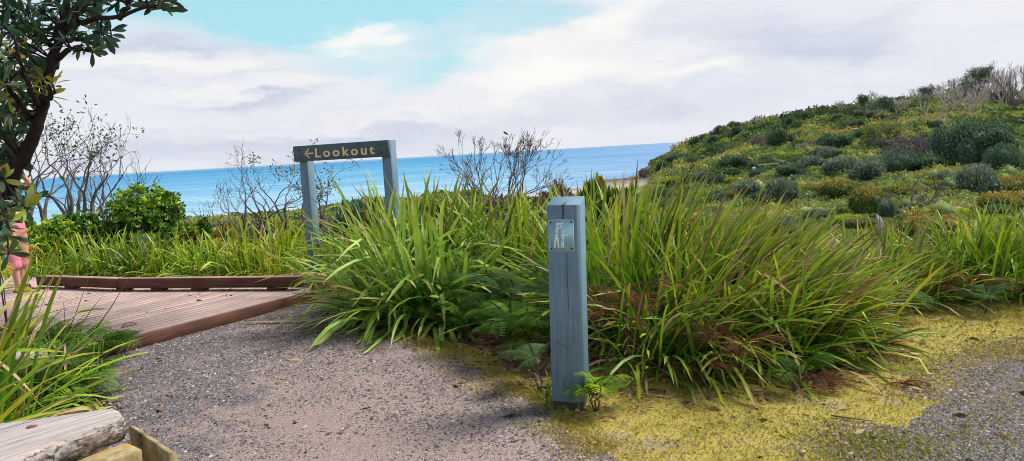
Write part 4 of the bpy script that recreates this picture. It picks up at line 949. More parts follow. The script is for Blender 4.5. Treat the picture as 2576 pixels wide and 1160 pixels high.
# small bird on the bare shrub
def build_bird():
    c = DP(1273, 336, 16.6); root = empty('bird', c, R(200)); root.scale = (.62, .62, .62); tag(root, 'small dark bird perched in the wide bare shrub', 'bird')
    mb = MB(); mb.tube([(-.11, 0, -.06), (-.06, 0, -.035), (-.03, 0, -.01), (.02, 0, .015), (.05, 0, .045), (.075, 0, .065), (.09, 0, .066), (.112, 0, .062)], [.008, .012, .03, .038, .028, .024, .015, .002], 8)
    mb.build('body', plain('bird_feather', (.06, .05, .05), .8, .2, 60, .4), root, True)
    for s in (-1, 1):
        mb = MB(); mb.tube([(.0, .012 * s, -.02), (.0, .014 * s, -.06)], .003, 4); mb.build('leg', M['iron'], root)
    mb = MB(); mb.tube([(.03, 0, -.062), (-.03, .02, -.066), (-.10, .06, -.075), (-.2, .1, -.2)], .007, 5)
build_bird()

# ------------------------------------------------------------------ leafy bushes beyond the boardwalk
def rosette_bush(name, px, dep, py_top, wpx, n, label, size=.085, mat='bush', tint=(.5, .25), lobes=9, group=None, py_base=None):
    b = base_at(px, dep); top = DP(px, py_top, dep)[2]; hh = top - b[2]; rx = wpx / FOC * dep / 2
    root = empty(name, b); tag(root, label, 'bush', group)
    lb = [(0, 0, hh * .5, rx * .62, rx * .62, hh * .46)]
    for i in range(lobes):
        a = i * 2.4; q = rx * random.uniform(.35, .68)
        lb.append((math.cos(a) * q, math.sin(a) * q, hh * random.uniform(.3, .76), rx * random.uniform(.22, .36), rx * random.uniform(.22, .36), hh * random.uniform(.14, .24)))
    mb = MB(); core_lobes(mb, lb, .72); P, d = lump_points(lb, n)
    for p, q in zip(P, d):
        q = q + np.array([0, 0, .5]) + RNG.normal(0, .3, 3); q /= np.linalg.norm(q); k = 8
        dd = RNG.normal(0, 1, (k, 3)); dd -= np.outer(dd @ q, q); dd /= np.linalg.norm(dd, axis=1)[:, None]; dd = dd * .9 + q * RNG.uniform(.1, 1., (k, 1))
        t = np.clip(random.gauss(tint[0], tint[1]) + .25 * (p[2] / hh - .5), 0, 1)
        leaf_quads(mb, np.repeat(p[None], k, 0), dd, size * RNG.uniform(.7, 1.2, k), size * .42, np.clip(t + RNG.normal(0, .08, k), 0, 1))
    mb.build('foliage', M[mat], root)
    mb = MB()
    for i in range(4): mb.tube([(0, 0, -.15), (RNG.normal(0, .1), RNG.normal(0, .1), hh * .25), (RNG.normal(0, .3) * rx, RNG.normal(0, .3) * rx, hh * .6)], [.04, .03, .012], 6)
    mb.build('stem', M['bark_dark'], root)
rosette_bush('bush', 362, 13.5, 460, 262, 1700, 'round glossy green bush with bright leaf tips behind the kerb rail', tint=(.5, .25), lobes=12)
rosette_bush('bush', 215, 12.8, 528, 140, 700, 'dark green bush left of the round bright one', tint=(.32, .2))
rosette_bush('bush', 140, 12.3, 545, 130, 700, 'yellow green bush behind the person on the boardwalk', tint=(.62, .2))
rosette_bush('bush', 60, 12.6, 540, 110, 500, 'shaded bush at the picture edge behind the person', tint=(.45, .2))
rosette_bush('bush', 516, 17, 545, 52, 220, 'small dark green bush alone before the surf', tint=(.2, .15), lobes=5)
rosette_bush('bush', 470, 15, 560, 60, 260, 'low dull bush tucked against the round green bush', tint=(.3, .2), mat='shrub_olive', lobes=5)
def twig_shrub(px, dep, py, w, label, mat='shrub_dark', n=900, size=.055, group=None, flat=.8):
    b = base_at(px, dep); top = DP(px, py, dep)[2]; hh = max(.3, top - b[2]); rx = w / FOC * dep / 2
    root = empty('shrub', b); tag(root, label, 'shrub', group)
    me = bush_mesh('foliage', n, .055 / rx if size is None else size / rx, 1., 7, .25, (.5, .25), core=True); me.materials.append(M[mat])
    o = link('foliage', me, root); o.scale = (rx, rx, hh * 1.02)
    mb = MB(); mb.tube([(0, 0, -.1), (.03, .02, hh * .3), (.05, .0, hh * .6)], [.03, .025, .01], 6); mb.build('stem', M['bark_dark'], root)
    return root
twig_shrub(885, 11.5, 505, 105, 'feathery dark shrub just right of the sign frame foot', 'shrub_dark', 1200, .05)
twig_shrub(950, 11, 492, 100, 'reddish feathery shrub behind the right sign post', 'shrub_orange', 900, .05)
twig_shrub(820, 28, 540, 90, 'low grey green coastal shrub seen under the sign frame', 'shrub_grey', 1000, .06)
twig_shrub(1105, 24, 478, 190, 'olive mound of heath rising behind the big grass clump', 'shrub_olive', 2600, .06)
twig_shrub(1000, 26, 492, 120, 'lower olive heath mound against the sea', 'shrub_olive', 1400, .06)
twig_shrub(1410, 15, 452, 110, 'brown twiggy shrub behind the marker post, beside the bare shrub', 'shrub_purple', 1800, .05)
twig_shrub(1500, 14, 452, 90, 'brown green shrub just above the marker post', 'shrub_orange', 1500, .05)
twig_shrub(1250, 14.5, 478, 140, 'dull brown thicket at the foot of the wide bare shrub', 'shrub_purple', 1600, .05)
twig_shrub(1545, 8.2, 470, 190, 'ferny green shrub among the grass tips right of the marker post', 'fern', 2400, .05)
for px, dep, py, w, mt, lb in ((650, 21, 556, 120, 'shrub_purple', 'dull brown shrub under the lone twisted tree'), (700, 24, 548, 110, 'shrub_olive', 'olive shrub between the twisted trees and the sign post'), (590, 26, 556, 90, 'shrub_orange', 'rusty low shrub near the surf line'), (740, 15, 575, 90, 'shrub_olive', 'olive shrub directly behind the tall yellow grass by the sign'), (560, 14.5, 570, 80, 'shrub_orange', 'russet shrub right of the small dark bush')):
    twig_shrub(px, dep, py, w, lb, mt, 1200, .06)

# ------------------------------------------------------------------ strap leaved clumps
GC = 'strap leaved grass clumps around the path'; FG = 'bracken ferns at the foot of the grass clumps'
def tus(px, py, n, L, W_, label, z=0, **kw): return tussock('grass_clump', GP(px, py, z), n, L, W_, label=label, group=GC, cat='grass clump', **kw)
# big clump between the sign and the marker post
tus(1040, 795, 330, 1.32, 0.034, 'broad arching clump spilling left over the gravel beside the boardwalk end', lean=(-0.16, -0.16), inc=.62, bend=1.35, tint=(.70, .17), mat='blade_cool', spread=.28, dry=.04, kinks=.3)
tus(1100, 750, 260, 1.34, 0.032, 'tall upright clump at the middle of the big mass, tips against the sea', lean=(.02, 0), inc=.40, bend=.8, tint=(.5, .18), spread=.24, dry=.05)
tus(1130, 805, 170, 1.05, 0.036, 'clump of broad drooping leaves before the dark hollow under the tall tips', lean=(-.05, -.18), inc=.6, bend=1.4, tint=(.6, .2), spread=.2, dry=.05, mat='blade_cool', kinks=.45)
tus(1210, 755, 260, 1.25, 0.028, 'arching clump above the dark ferns, right of the tallest tips', lean=(.16, -.05), inc=.58, bend=1.05, tint=(.58, .2), spread=.25, dry=.08, mat='blade_cool')
tus(1320, 745, 260, 1.25, 0.027, 'yellowing clump directly left of the marker post', lean=(.12, -.05), inc=.6, bend=1.0, tint=(.66, .2), spread=.25, dry=.14)
tus(1000, 758, 170, 1.42, .030, 'lower clump round the foot of the right sign post', lean=(-0.05, -0.05), inc=.6, bend=1.1, tint=(.6, .2), spread=.22, mat='blade_cool')
tus(1240, 700, 280, 1.2, 0.0224, 'clump at the back, between the marker post and the wide bare shrub', lean=(.1, 0), inc=.55, bend=.9, tint=(.66, .2), spread=.3, dry=.15)
tus(1400, 710, 280, 1.15, 0.0224, 'clump hidden behind the top of the marker post', lean=(.1, 0), inc=.5, bend=.9, tint=(.62, .2), spread=.3, dry=.15)
# big mass right of the marker post, combed to the right by the wind
tus(1570, 825, 420, 1.36, 0.023, 'tallest upright yellow green clump right of the marker post', lean=(.12, 0), inc=.36, bend=.75, tint=(.58, .19), spread=.26, dry=.14, kinks=.1)
tus(1690, 845, 460, 1.24, 0.022, 'tall clump leaning right, second from the marker post', lean=(.36, -.05), inc=.42, bend=.95, tint=(.60, .2), spread=.28, dry=.16, kinks=.1)
tus(1660, 905, 367, .98, 0.0184, 'drooping clump with dead straw at the front of the right mass', lean=(.36, -.35), inc=.5, bend=1.3, tint=(.48, .2), spread=.26, dry=.3, kinks=.12)
tus(1810, 875, 420, 1.08, 0.022, 'wind combed clump in the middle of the right mass', lean=(0.5, -0.1), inc=.42, bend=1.0, tint=(.60, .2), spread=.3, dry=.2, kinks=.1)
tus(1920, 885, 400, 0.92, 0.021, 'wind combed clump trailing straw over the mossy edge', lean=(0.5, -0.22), inc=.45, bend=1.15, tint=(.56, .2), spread=.28, dry=.28, kinks=.1)
tus(2010, 845, 340, 0.8, 0.02, 'yellow tipped clump at the right end of the combed mass', lean=(0.45, -0.12), inc=.45, bend=1.1, tint=(.62, .2), spread=.26, dry=.22, kinks=.1)
tus(1760, 800, 402, 1.1, 0.022, 'tall clump at the back of the right mass with orange tips', lean=(0.3, 0), inc=.4, bend=.85, tint=(.72, .18), spread=.3, dry=.15, kinks=.08)
tus(1880, 800, 320, 0.92, 0.021, 'back clump with pale dead tips, below the hillside shrubs', lean=(0.34, 0), inc=.42, bend=.9, tint=(.68, .2), spread=.3, dry=.24, kinks=.08)
tus(1985, 780, 260, 0.74, 0.02, 'small back clump where the right mass thins out', lean=(0.3, 0), inc=.45, bend=.95, tint=(.64, .2), spread=.3, dry=.22)
tus(1480, 785, 280, 1.30, 0.0208, 'upright clump immediately behind the marker post', lean=(.05, 0), inc=.35, bend=.7, tint=(.58, .2), spread=.22, dry=.15)
# clumps further right
tus(2190, 765, 332, .78, 0.0168, 'bright clump between the combed mass and the rusty grass', lean=(.2, 0), inc=.55, bend=1.0, tint=(.6, .18), spread=.28, dry=.1)
tus(2250, 728, 280, .72, 0.0168, 'bright upright clump below the leaning dead tree', lean=(.15, 0), inc=.5, bend=.9, tint=(.6, .18), spread=.28, dry=.1)
tus(2300, 718, 130, .74, 0.012, 'rusty orange grass tuft right of the dead stump', lean=(.12, 0), inc=.35, bend=.6, tint=(.45, .2), spread=.2, mat='dry', dry=0)
tus(2440, 735, 402, .82, 0.0168, 'fresh green clump at the back of the moss, left of the corner', lean=(.05, -.1), inc=.6, bend=1.1, tint=(.58, .18), spread=.3, dry=.06)
tus(2540, 735, 402, .88, 0.0168, 'fresh green clump at the right picture edge', lean=(.0, -.1), inc=.6, bend=1.0, tint=(.58, .18), spread=.3, dry=.06)
tus(2480, 700, 297, .85, 0.0168, 'taller green clump behind the pair at the right edge', lean=(.1, 0), inc=.55, bend=1.0, tint=(.55, .18), spread=.3, dry=.06)
tus(2630, 710, 297, .92, 0.0168, 'tall green clump cut by the right picture edge', lean=(-.1, 0), inc=.55, bend=1.0, tint=(.5, .18), spread=.3, dry=.06)
# row behind the kerb rail
ROW = [(110, 670, 220, .95, .60, .5, 'yellow green clump behind the kerb rail next to the person'), (180, 676, 220, .95, .55, .5, 'clump behind the kerb rail below the dark bush'), (260, 680, 240, .95, .50, .55, 'clump with pale drooping leaves below the round green bush'), (345, 682, 220, .90, .45, .55, 'mid green clump right of the pale drooping leaves'), (430, 680, 200, .85, .58, .6, 'yellowish clump behind the middle of the kerb rail'), (520, 684, 200, .85, .62, .6, 'straw flecked clump right of the middle of the kerb rail'), (600, 684, 200, 1.0, .55, .55, 'clump with long arching leaves left of the sign post'), (690, 684, 240, 1.12, .68, .32, 'tall yellow clump standing close to the left sign post'), (728, 672, 90, .75, .55, .5, 'green clump at the foot of the left sign post'), (850, 700, 150, .95, .55, .6, 'clump inside the sign frame between its two posts')]
for px, py, n, L, tn, ic, lb in ROW:
    tus(px, py + 6, int(n * .8), L * .80, .023, lb, inc=ic + .08, bend=1.05, tint=(tn + .06, .17), spread=.32, dry=.08, kinks=.2)
for px, dep, L, tn, lb in ((60, 11.2, .95, .6, 'back clump between the person and the yellow green bush'), (150, 11.4, .9, .62, 'back clump before the yellow green bush'), (300, 11.6, .8, .5, 'back clump under the round green bush'), (420, 11.8, .85, .6, 'back clump right of the round green bush'), (500, 12, .8, .66, 'back clump before the small dark bush'), (570, 11.6, .85, .68, 'golden back clump before the rusty shrubs'), (640, 11.4, .95, .6, 'back clump before the lone twisted tree'), (850, 10.6, 1.0, .55, 'back clump seen through the sign frame'), (10, 11, 1., .55, 'back clump at the left picture edge')):
    b = base_at(px, dep); tussock('grass_clump', b, 140, L * .66, .022, label=lb, group=GC, cat='grass clump', inc=.5, bend=.95, tint=(tn, .18), spread=.4, dry=.12)
# close clump at the left picture edge, broad blades reaching into view
tussock('grass_clump', (-2.80, 3.0, .12), 80, 1.08, .034, label='close clump of broad strap leaves reaching in over the weathered fence', group=GC, cat='grass clump', lean=(.85, .0), inc=.42, bend=.75, tint=(.64, .2), spread=.2, dry=.12, kinks=.08, seg=12, mat='blade', lens=(.5, 1.))
tussock('grass_clump', (-3.35, 4.3, 0), 120, 1.12, .026, label='clump at the left edge before the person, over the bleached fence', group=GC, cat='grass clump', lean=(.22, 0), inc=.5, bend=.9, tint=(.62, .2), spread=.26, dry=.15, seg=9)
tussock('grass_clump', (-2.35, 3.3, 0), 60, .42, .012, label='low green tuft behind the foreground fence rail', group=GC, cat='grass clump', lean=(.1, 0), inc=.8, bend=1.2, tint=(.4, .2), spread=.22, dry=.2)
fern('fern', GP(25, 880), 14, .42, .16, 'fern_yellow', 'yellow feathery fern on a tall stalk screening the person', FG, .55, .9, 1.9, stem=1.25)
fern('fern', GP(0, 930), 14, .44, .16, 'fern_yellow', 'golden fern at the picture edge before the pink trousers', FG, .4, .9, 1.9, stem=.95)
fern('fern', GP(120, 920), 8, .38, .16, 'fern', 'green fern hanging over the corner of the bleached fence', FG, .55, .9, 1.5, stem=.05)
fern('fern', GP(60, 925), 9, .42, .17, 'fern', 'leafy fern filling the left edge above the bleached fence', FG, .5, 1.0, 1.5, stem=.08)
fern('fern', GP(150, 960), 9, .40, .16, 'fern', 'leafy fern between the short weathered post and the fence rail', FG, .55, 1.0, 1.5, stem=.12)
fern('fern', GP(165, 1015), 10, .36, .16, 'fern', 'broad fern on the soil between the fence rail and the gravel edge', FG, .6, .9, 1.4, stem=.1)
fern('fern', GP(215, 1000), 9, .30, .13, 'fern_blue', 'small pale fern at the gravel edge above the end of the fence rail', FG, .6, 1.0, 1.4, stem=.06)
fern('fern', GP(240, 955), 8, .30, .13, 'fern', 'small fern at the gravel edge below the boardwalk corner', FG, .5, .9, 1.4, stem=.05)
tussock('grass_clump', GP(120, 1005), 70, .5, .014, label='fine leaved tuft among the ferns at the left gravel edge', group=GC, cat='grass clump', inc=.7, bend=1.2, tint=(.5, .2), spread=.2, dry=.2)
tussock('grass_clump', GP(205, 975), 60, .4, .012, label='small tuft beside the short weathered post', group=GC, cat='grass clump', inc=.7, bend=1.2, tint=(.45, .2), spread=.15, dry=.2)
tussock('grass_clump', GP(1400, 1018), 45, .2, .007, label='little grass tuft at the left foot of the marker post', group=GC, cat='grass clump', inc=.8, bend=1.2, tint=(.6, .2), spread=.09, dry=.3)
fern('fern', GP(90, 1040), 9, .34, .14, 'fern_blue', 'feathery fern tips just over the foreground fence rail', FG, .6, 1.1, 1.4, stem=.2)
fern('fern', GP(235, 900), 8, .36, .15, 'fern', 'fern with upright tips against the pale boards', FG, .5, 1.2, 1.2, stem=.03)
# dark seed stalks leaning over the boards
root = empty('sedge', (-3.05, 5.0, 0)); tag(root, 'thin dark sedge stalks standing before the pale deck boards', 'sedge')
mb = MB()
for (x0, y0), (x1, y1) in (((165, 850), (222, 702)), ((225, 850), (330, 690)), ((150, 880), (160, 760)), ((120, 900), (125, 800)), ((135, 905), (150, 800)), ((105, 890), (112, 790))):
    a, b = DP(x0, y0, 5.2), DP(x1, y1, 5.35); a[2] = max(a[2], 0); mb.tube(np.array([a, (a + b) / 2 + RNG.normal(0, .01, 3), b]) - np.array(root.location), [.0035, .003, .0018], 4)
mb.build('stalks', plain('dark_stalk', (.035, .028, .02), .8), root)

# ------------------------------------------------------------------ ferns
FG = 'bracken ferns at the foot of the grass clumps'; DG = 'dead brown bracken under the grass clumps'
fern('fern', GP(1500, 1035), 15, .22, .10, 'fern', 'bright green fern growing against the foot of the marker post', FG, .70, 1.25, 1.9, stem=.13)
FERNS = [(1360, 985, 8, .38, .14, 'fern_blue', .5, 'dull green fern left of the marker post foot'), (1290, 905, 8, .50, .18, 'fern', .42, 'dark fern spreading over the moss, left of the marker post'), (1365, 845, 7, .55, .18, 'fern', .6, 'fern with one bright frond touching the marker post'), (1130, 815, 8, .55, .18, 'fern', .62, 'fresh fern hanging under the tallest clump'), (1230, 815, 8, .6, .18, 'fern', .35, 'dark fern in the shade between two clumps'), (1320, 800, 8, .65, .2, 'fern_blue', .45, 'grey green fern halfway up behind the marker post'), (1180, 770, 8, .62, .2, 'fern', .35, 'dark fern deep under the big clump'), (1060, 790, 6, .5, .16, 'fern', .3, 'shaded fern at the heart of the arching clump'), (1270, 740, 7, .8, .2, 'fern_blue', .5, 'tall dull fern left of the pictogram plate'),
         (1590, 850, 7, .55, .18, 'fern', .72, 'bright fern right of the marker post, above the dead brown one'), (1950, 870, 7, .5, .15, 'fern_blue', .75, 'pale blue green fern poking from the combed grass'), (2230, 800, 8, .5, .18, 'fern_blue', .5, 'soft green fern at the right end of the combed grass'), (2250, 830, 7, .35, .14, 'fern', .5, 'low fern on the moss edge'), (2010, 985, 6, .28, .11, 'fern', .35, 'small dark fern lying on the moss beside the dead fronds'), (2480, 790, 6, .3, .13, 'fern_blue', .55, 'low fern on the moss near the right edge'), (2200, 770, 7, .5, .18, 'fern', .6, 'fern between the bright clump and the combed grass'),
         (270, 915, 8, .36, .15, 'fern', .5, 'fern against the corner of the boardwalk edge beam'), (320, 900, 6, .30, .12, 'fern', .45, 'outermost fern beside the edge beam on the gravel'), (165, 900, 9, .42, .15, 'fern_blue', .5, 'grey green fern over the bleached fence'), (215, 940, 7, .35, .14, 'fern', .6, 'fern round the short weathered post'), (110, 980, 8, .4, .15, 'fern_blue', .5, 'fern behind the foreground fence rail'), (180, 1010, 8, .32, .12, 'fern', .55, 'low fern between the fence rail and the gravel'), (60, 1010, 8, .36, .14, 'fern', .45, 'dark fern above the foreground fence rail'),
         (370, 676, 8, .62, .2, 'fern_blue', .42, 'soft dark fern behind the kerb rail, below the round bush'), (40, 690, 9, .55, .18, 'fern_yellow', .5, 'yellow fern before the person'), (860, 700, 7, .7, .2, 'fern', .5, 'fern under the sign frame'), (900, 640, 7, .9, .2, 'fern_blue', .4, 'tall fern behind the right sign post'), (1560, 640, 7, 1.1, .22, 'fern', .5, 'tall fern at the top of the right mass'), (640, 678, 6, .5, .16, 'fern_yellow', .4, 'yellowed fern behind the kerb rail'), (540, 672, 7, .6, .17, 'fern_yellow', .35, 'golden fern behind the kerb rail middle')]
FERNS += [(1180, 850, 9, .5, .19, 'fern', .38, 'dark fern at the edge of the moss under the drooping leaves'), (1255, 868, 9, .55, .2, 'fern', .45, 'mid green fern at the edge of the moss, between two darker ones'), (1335, 915, 9, .5, .19, 'fern', .42, 'dark fern crowding the marker post on the moss side'), (1100, 830, 7, .4, .15, 'fern', .35, 'small dark fern at the gravel edge below the arching clump'), (1300, 850, 9, .7, .2, 'fern_blue', .4, 'tall grey green fern between the marker post and the dark ones'), (1220, 790, 9, .8, .2, 'fern', .5, 'tall green fern rising out of the hollow'), (1380, 900, 7, .6, .18, 'fern', .55, 'fern rising directly behind the marker post')]
for px, py, n, L, w, mt, tn, lb in FERNS: fern('fern', GP(px, py), n, L, w, mt, lb, FG, tn, 1.15, 1.55, stem=L * .35)
DEAD = [(1575, 925, 12, .50, .10, 1.0, .6, 'tall dead red brown fern right of the marker post', .1), (1850, 975, 10, .38, .09, 1.0, .32, 'dead brown fern stalks at the front of the combed grass', .15), (2050, 972, 7, .26, .10, .5, .08, 'curled dead brown fronds lying on the moss', .1), (2270, 972, 6, .24, .09, .25, .03, 'flat straw brown fern lying on the moss', .6), (1075, 790, 4, .3, .09, .8, .25, 'hanging dead frond in the dark hollow under the big clump', .2), (2360, 770, 8, .38, .14, .9, .15, 'greyish dead fern on the far moss edge', .4), (2450, 768, 8, .42, .15, 1.0, .2, 'taller pinkish brown dead fern below the fresh clumps', .65), (1770, 972, 6, .3, .1, .8, .15, 'dead fern wisps below the drooping clump', .3), (2210, 895, 7, .3, .11, .7, .12, 'dark dead fern at the tip of the combed grass', .1), (1520, 895, 9, .44, .1, 1.0, .5, 'dead fern wisps directly right of the marker post', .35), (1640, 990, 4, .14, .06, .2, .02, 'small orange dead frond on the moss', .85), (565, 672, 5, .3, .1, .8, .3, 'dead brown frond behind the kerb rail', .5), (955, 650, 5, .6, .15, .9, .5, 'dead reddish frond before the right sign post', .6), (300, 865, 4, .34, .09, 1.1, .12, 'browning frond standing against the edge beam', .6)]
for px, py, n, L, w, lf, st, lb, tn in DEAD: fern('dead_fern', GP(px, py), n, L, w, 'fern_dead', lb, DG, tn, lf * .9, 1.25, stem=st * .8, droop=.9)

# moss and short turf, leaf litter under the clumps
def build_turf():
    p = scatter(VERGE, 330000, (-2, 7.4, 1.9, 8)); p2 = scatter(LANE, 60000, (1, 7.4, 1.9, 7)); p2 = p2[snoise(p2[:, 0], p2[:, 1], 2.2) * .7 + snoise(p2[:, 0], p2[:, 1], 7.) * .5 > .86]; p3 = RNG.normal(0, .075, (26000, 2)); e_ = np.array(PATH[:10])[:, :2]; k_ = RNG.uniform(2.5, 8.999, 26000); p3 = p3 + np.stack([np.interp(k_, np.arange(10), e_[:, 0]), np.interp(k_, np.arange(10), e_[:, 1])], -1); p3 = p3[snoise(p3[:, 0], p3[:, 1], 5.) > .45]; le = np.array([l[:2] for l in LANE[:7]]); k_ = RNG.uniform(0, 5.999, 30000); p4 = RNG.normal(0, .14, (30000, 2)) + np.stack([np.interp(k_, np.arange(7), le[:, 0]), np.interp(k_, np.arange(7), le[:, 1])], -1); p4 = p4[snoise(p4[:, 0], p4[:, 1], 4.3) + RNG.normal(0, .12, len(p4)) > .5]; p = np.concatenate([p, p2, p3, p4]); q = np.clip(snoise(p[:, 0], p[:, 1], 1.7) * .8 + snoise(p[:, 0] + 3, p[:, 1], 6.1) * .6 - .0, .06, 1)
    p = p[RNG.random(len(p)) < q]
    n = len(p); b = np.concatenate([p, np.zeros((n, 1))], 1); b = b[frame_visible(b)]; n = len(b)
    a = RNG.uniform(0, 2 * PI, n); L = RNG.gamma(4, .0026, n) + .004; d = np.stack([np.cos(a) * .8, np.sin(a) * .8, RNG.uniform(.3, 1.1, n)], -1)
    mb = MB(); zone = snoise(b[:, 0] + 5, b[:, 1], 2.3)
    leaf_quads(mb, b, d, L, L * .4, np.clip(zone * .55 + RNG.normal(.26, .15, n), 0, 1))
    m = leaf_mat('turf_blade', [(0, (.16, .20, .04)), (.3, (.36, .34, .06)), (.65, (.54, .425, .11)), (1, (.50, .36, .17))], .25, .7, .15, vary=False)
    tag(mb.build('moss_turf', m), kind='stuff')
build_turf()
def build_litter():
    zone = [g(980, 815), g(1110, 850), g(1200, 920), g(1330, 1000), g(1500, 1070), g(1700, 1020), g(1950, 1010), g(2150, 985), g(2300, 900), g(2250, 800), g(2000, 850), g(1600, 880), g(1400, 860), g(1200, 800), g(1020, 790)]
    p = scatter(zone, 26000, (-3, 6, 3, 9)); p = np.concatenate([p, scatter(PATH, 1500, (-4, 2, 2, 9)), scatter(VERGE, 2200, (-2, 7, 2, 8))]); RNG.shuffle(p); n = min(len(p), 7500); p = p[:n]
    b = np.concatenate([p, RNG.uniform(.003, .02, (n, 1))], 1); a = RNG.uniform(0, 2 * PI, n)
    d = np.stack([np.cos(a), np.sin(a), RNG.normal(0, .12, n)], -1); mb = MB()
    L = RNG.gamma(3, .012, n) + .01; leaf_quads(mb, b, d, L, L * RNG.uniform(.08, .45, n), np.clip(RNG.normal(.45, .28, n), 0, 1))
    for (px, py), (qx, qy) in (((1210, 905), (1240, 930)), ((1690, 1000), (1560, 985)), ((1950, 1010), (1830, 960)), ((2090, 1045), (2200, 1060)), ((1290, 965), (1400, 975))):
        A, B = GP(px, py, .012), GP(qx, qy, .012); mb.tube([A, (A + B) / 2 + RNG.normal(0, .01, 3) * (1, 1, .2), B], [.005, .004, .003], 4, tint=random.uniform(.4, .9))
    dk = scatter([g(240, 860), g(760, 733), g(480, 716), g(303, 712), g(110, 706), g(60, 800)], 1400, (-7, -2, 6, 11)); n = min(150, len(dk)); b = np.concatenate([dk[:n], np.full((n, 1), .136)], 1); a = RNG.uniform(0, 6.28, n)
    L = RNG.gamma(3, .011, n) + .01; leaf_quads(mb, b, np.stack([np.cos(a), np.sin(a), RNG.normal(.05, .05, n)], -1), L, L * RNG.uniform(.2, .5, n), np.clip(RNG.normal(.25, .25, n), 0, 1))
    tag(mb.build('leaf_litter', M['dry']), kind='stuff')
build_litter()

# ------------------------------------------------------------------ the headland: heath cover, shrubs, dead trees
def build_heath():
    mb = MB()
    def batch(n, a0, a1, rs, size):
        az = RNG.uniform(a0, a1, n); r = rs(n); x, y = np.sin(az) * r, np.cos(az) * r; z = gheight(x, y)
        zone = snoise(x, y, .055) * .45 + snoise(x + 20, y, .21) * .4 + snoise(x, y + 9, .9) * .2
        k = (z > -10.2); x, y, z, r, zone = x[k], y[k], z[k], r[k], zone[k]; n = len(x)
        for rep in range(3):
            d = RNG.normal(0, .75, (n, 3)); d[:, 2] = np.abs(d[:, 2]) + .35; L = size * r * RNG.uniform(.5, 1.5, n) + .03
            leaf_quads(mb, np.stack([x, y, z - .02], -1) + RNG.normal(0, 1, (n, 3)) * (L * .5)[:, None] * (1, 1, .15), d, L, L * .55, np.clip(zone * 1.15 - .22 + RNG.normal(0, .16, n), 0, 1))
    aL, aM, aR = AZ(-150, 440), AZ(1560, 365), AZ(2720, 300)
    batch(26000, aL, aM, lambda n: np.exp(RNG.uniform(math.log(12.5), math.log(185), n)), .0032)
    batch(60000, aM, aR, lambda n: np.exp(RNG.uniform(math.log(12.5), math.log(140), n)), .0030)
    batch(95000, AZ(1632, 362), aR, lambda n: RNG.uniform(100, 300, n), .0022)
    tag(mb.build('heath_cover', M['heath']), kind='stuff')
build_heath()

def build_scrub():
    bm = bmesh.new(); bmesh.ops.create_icosphere(bm, subdivisions=1, radius=1); V0 = np.array([v.co[:] for v in bm.verts]); F0 = np.array([[v.index for v in f.verts] for f in bm.faces]); bm.free()
    N = 2600; az = np.concatenate([RNG.uniform(AZ(1660, 380), AZ(2720, 300), 2000), RNG.uniform(AZ(1560, 380), AZ(2720, 300), 600)]); r = np.concatenate([np.where(RNG.random(2000) < .62, RNG.uniform(110, 285, 2000), np.exp(RNG.uniform(math.log(28), math.log(130), 2000))), np.exp(RNG.uniform(math.log(22), math.log(110), 600))])
    x, y = np.sin(az) * r, np.cos(az) * r; z = gheight(x, y); mb = MB()
    zone = snoise(x, y, .045) * .5 + snoise(x + 20, y - 7, .16) * .5
    for i in range(N):
        if z[i] < -9.5: continue
        R_ = random.uniform(.35, 1.0) * (.35 + r[i] / 105) * 1.05; R_ = min(R_, 2.6); h = R_ * random.uniform(.4, .9); t = zone[i] * 1.25 - .12 + random.gauss(0, .19) - .10
        k = 10 if r[i] > 90 else 16
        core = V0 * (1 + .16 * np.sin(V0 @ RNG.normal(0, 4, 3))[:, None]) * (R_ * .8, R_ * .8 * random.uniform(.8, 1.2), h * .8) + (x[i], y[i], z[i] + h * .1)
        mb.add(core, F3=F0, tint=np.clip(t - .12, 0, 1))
        n = int(70 + 40 * random.random()); d = RNG.normal(0, 1, (n, 3)); d[:, 2] = np.abs(d[:, 2]); d /= np.linalg.norm(d, axis=1)[:, None]
        P = d * (R_, R_, h) * RNG.uniform(.75, 1.12, (n, 1)) + (x[i], y[i], z[i] + h * .08); q = d + RNG.normal(0, .55, (n, 3)) + (0, 0, .35)
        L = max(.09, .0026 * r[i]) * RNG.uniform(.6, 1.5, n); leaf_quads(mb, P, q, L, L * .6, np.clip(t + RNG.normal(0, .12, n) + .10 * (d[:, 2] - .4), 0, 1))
    tag(mb.build('coastal_scrub', M['heath']), kind='stuff')
build_scrub()

LIB = {}
def lib(kind, v):
    if (kind, v) not in LIB:
        tn, top, n, sz, fl, co = {'dark': ((.45, .30), .35, 3200, .085, .8, True), 'grey': ((.55, .30), .3, 3200, .085, .8, True), 'orange': ((.42, .16), .75, 2800, .07, .7, True), 'dense': ((.42, .26), .35, 7000, .045, .8, True), 'lime': ((.55, .22), .3, 2400, .08, .75, True), 'olive': ((.5, .2), .35, 2600, .075, .7, True), 'purple': ((.5, .25), .1, 2200, .06, .8, False)}[kind]
        me = bush_mesh('shrub_foliage', n, sz, fl, 6 + v, top, tn, core=co); me.materials.append(M['shrub_' + {'dense': 'dark'}.get(kind, kind)]); LIB[kind, v] = me
    return LIB[kind, v]
def hill_shrub(px, py, w, kind, label, hf=1., group=None, cat='shrub', name='shrub', rmin=13.):
    p, r_ = hit(px, py, rmin); s = w / FOC * r_ * math.cos(math.atan2(p[0], p[1])) / 2 / .95
    o = link(name, lib(kind, random.randint(0, 3)), None, (p[0], p[1], p[2] - .06 * s)); o.rotation_euler = (0, 0, random.uniform(0, 6.28)); o.scale = (s * random.uniform(.9, 1.1), s * random.uniform(.9, 1.1), s * hf * 1.3)
    return tag(o, label, cat, group)
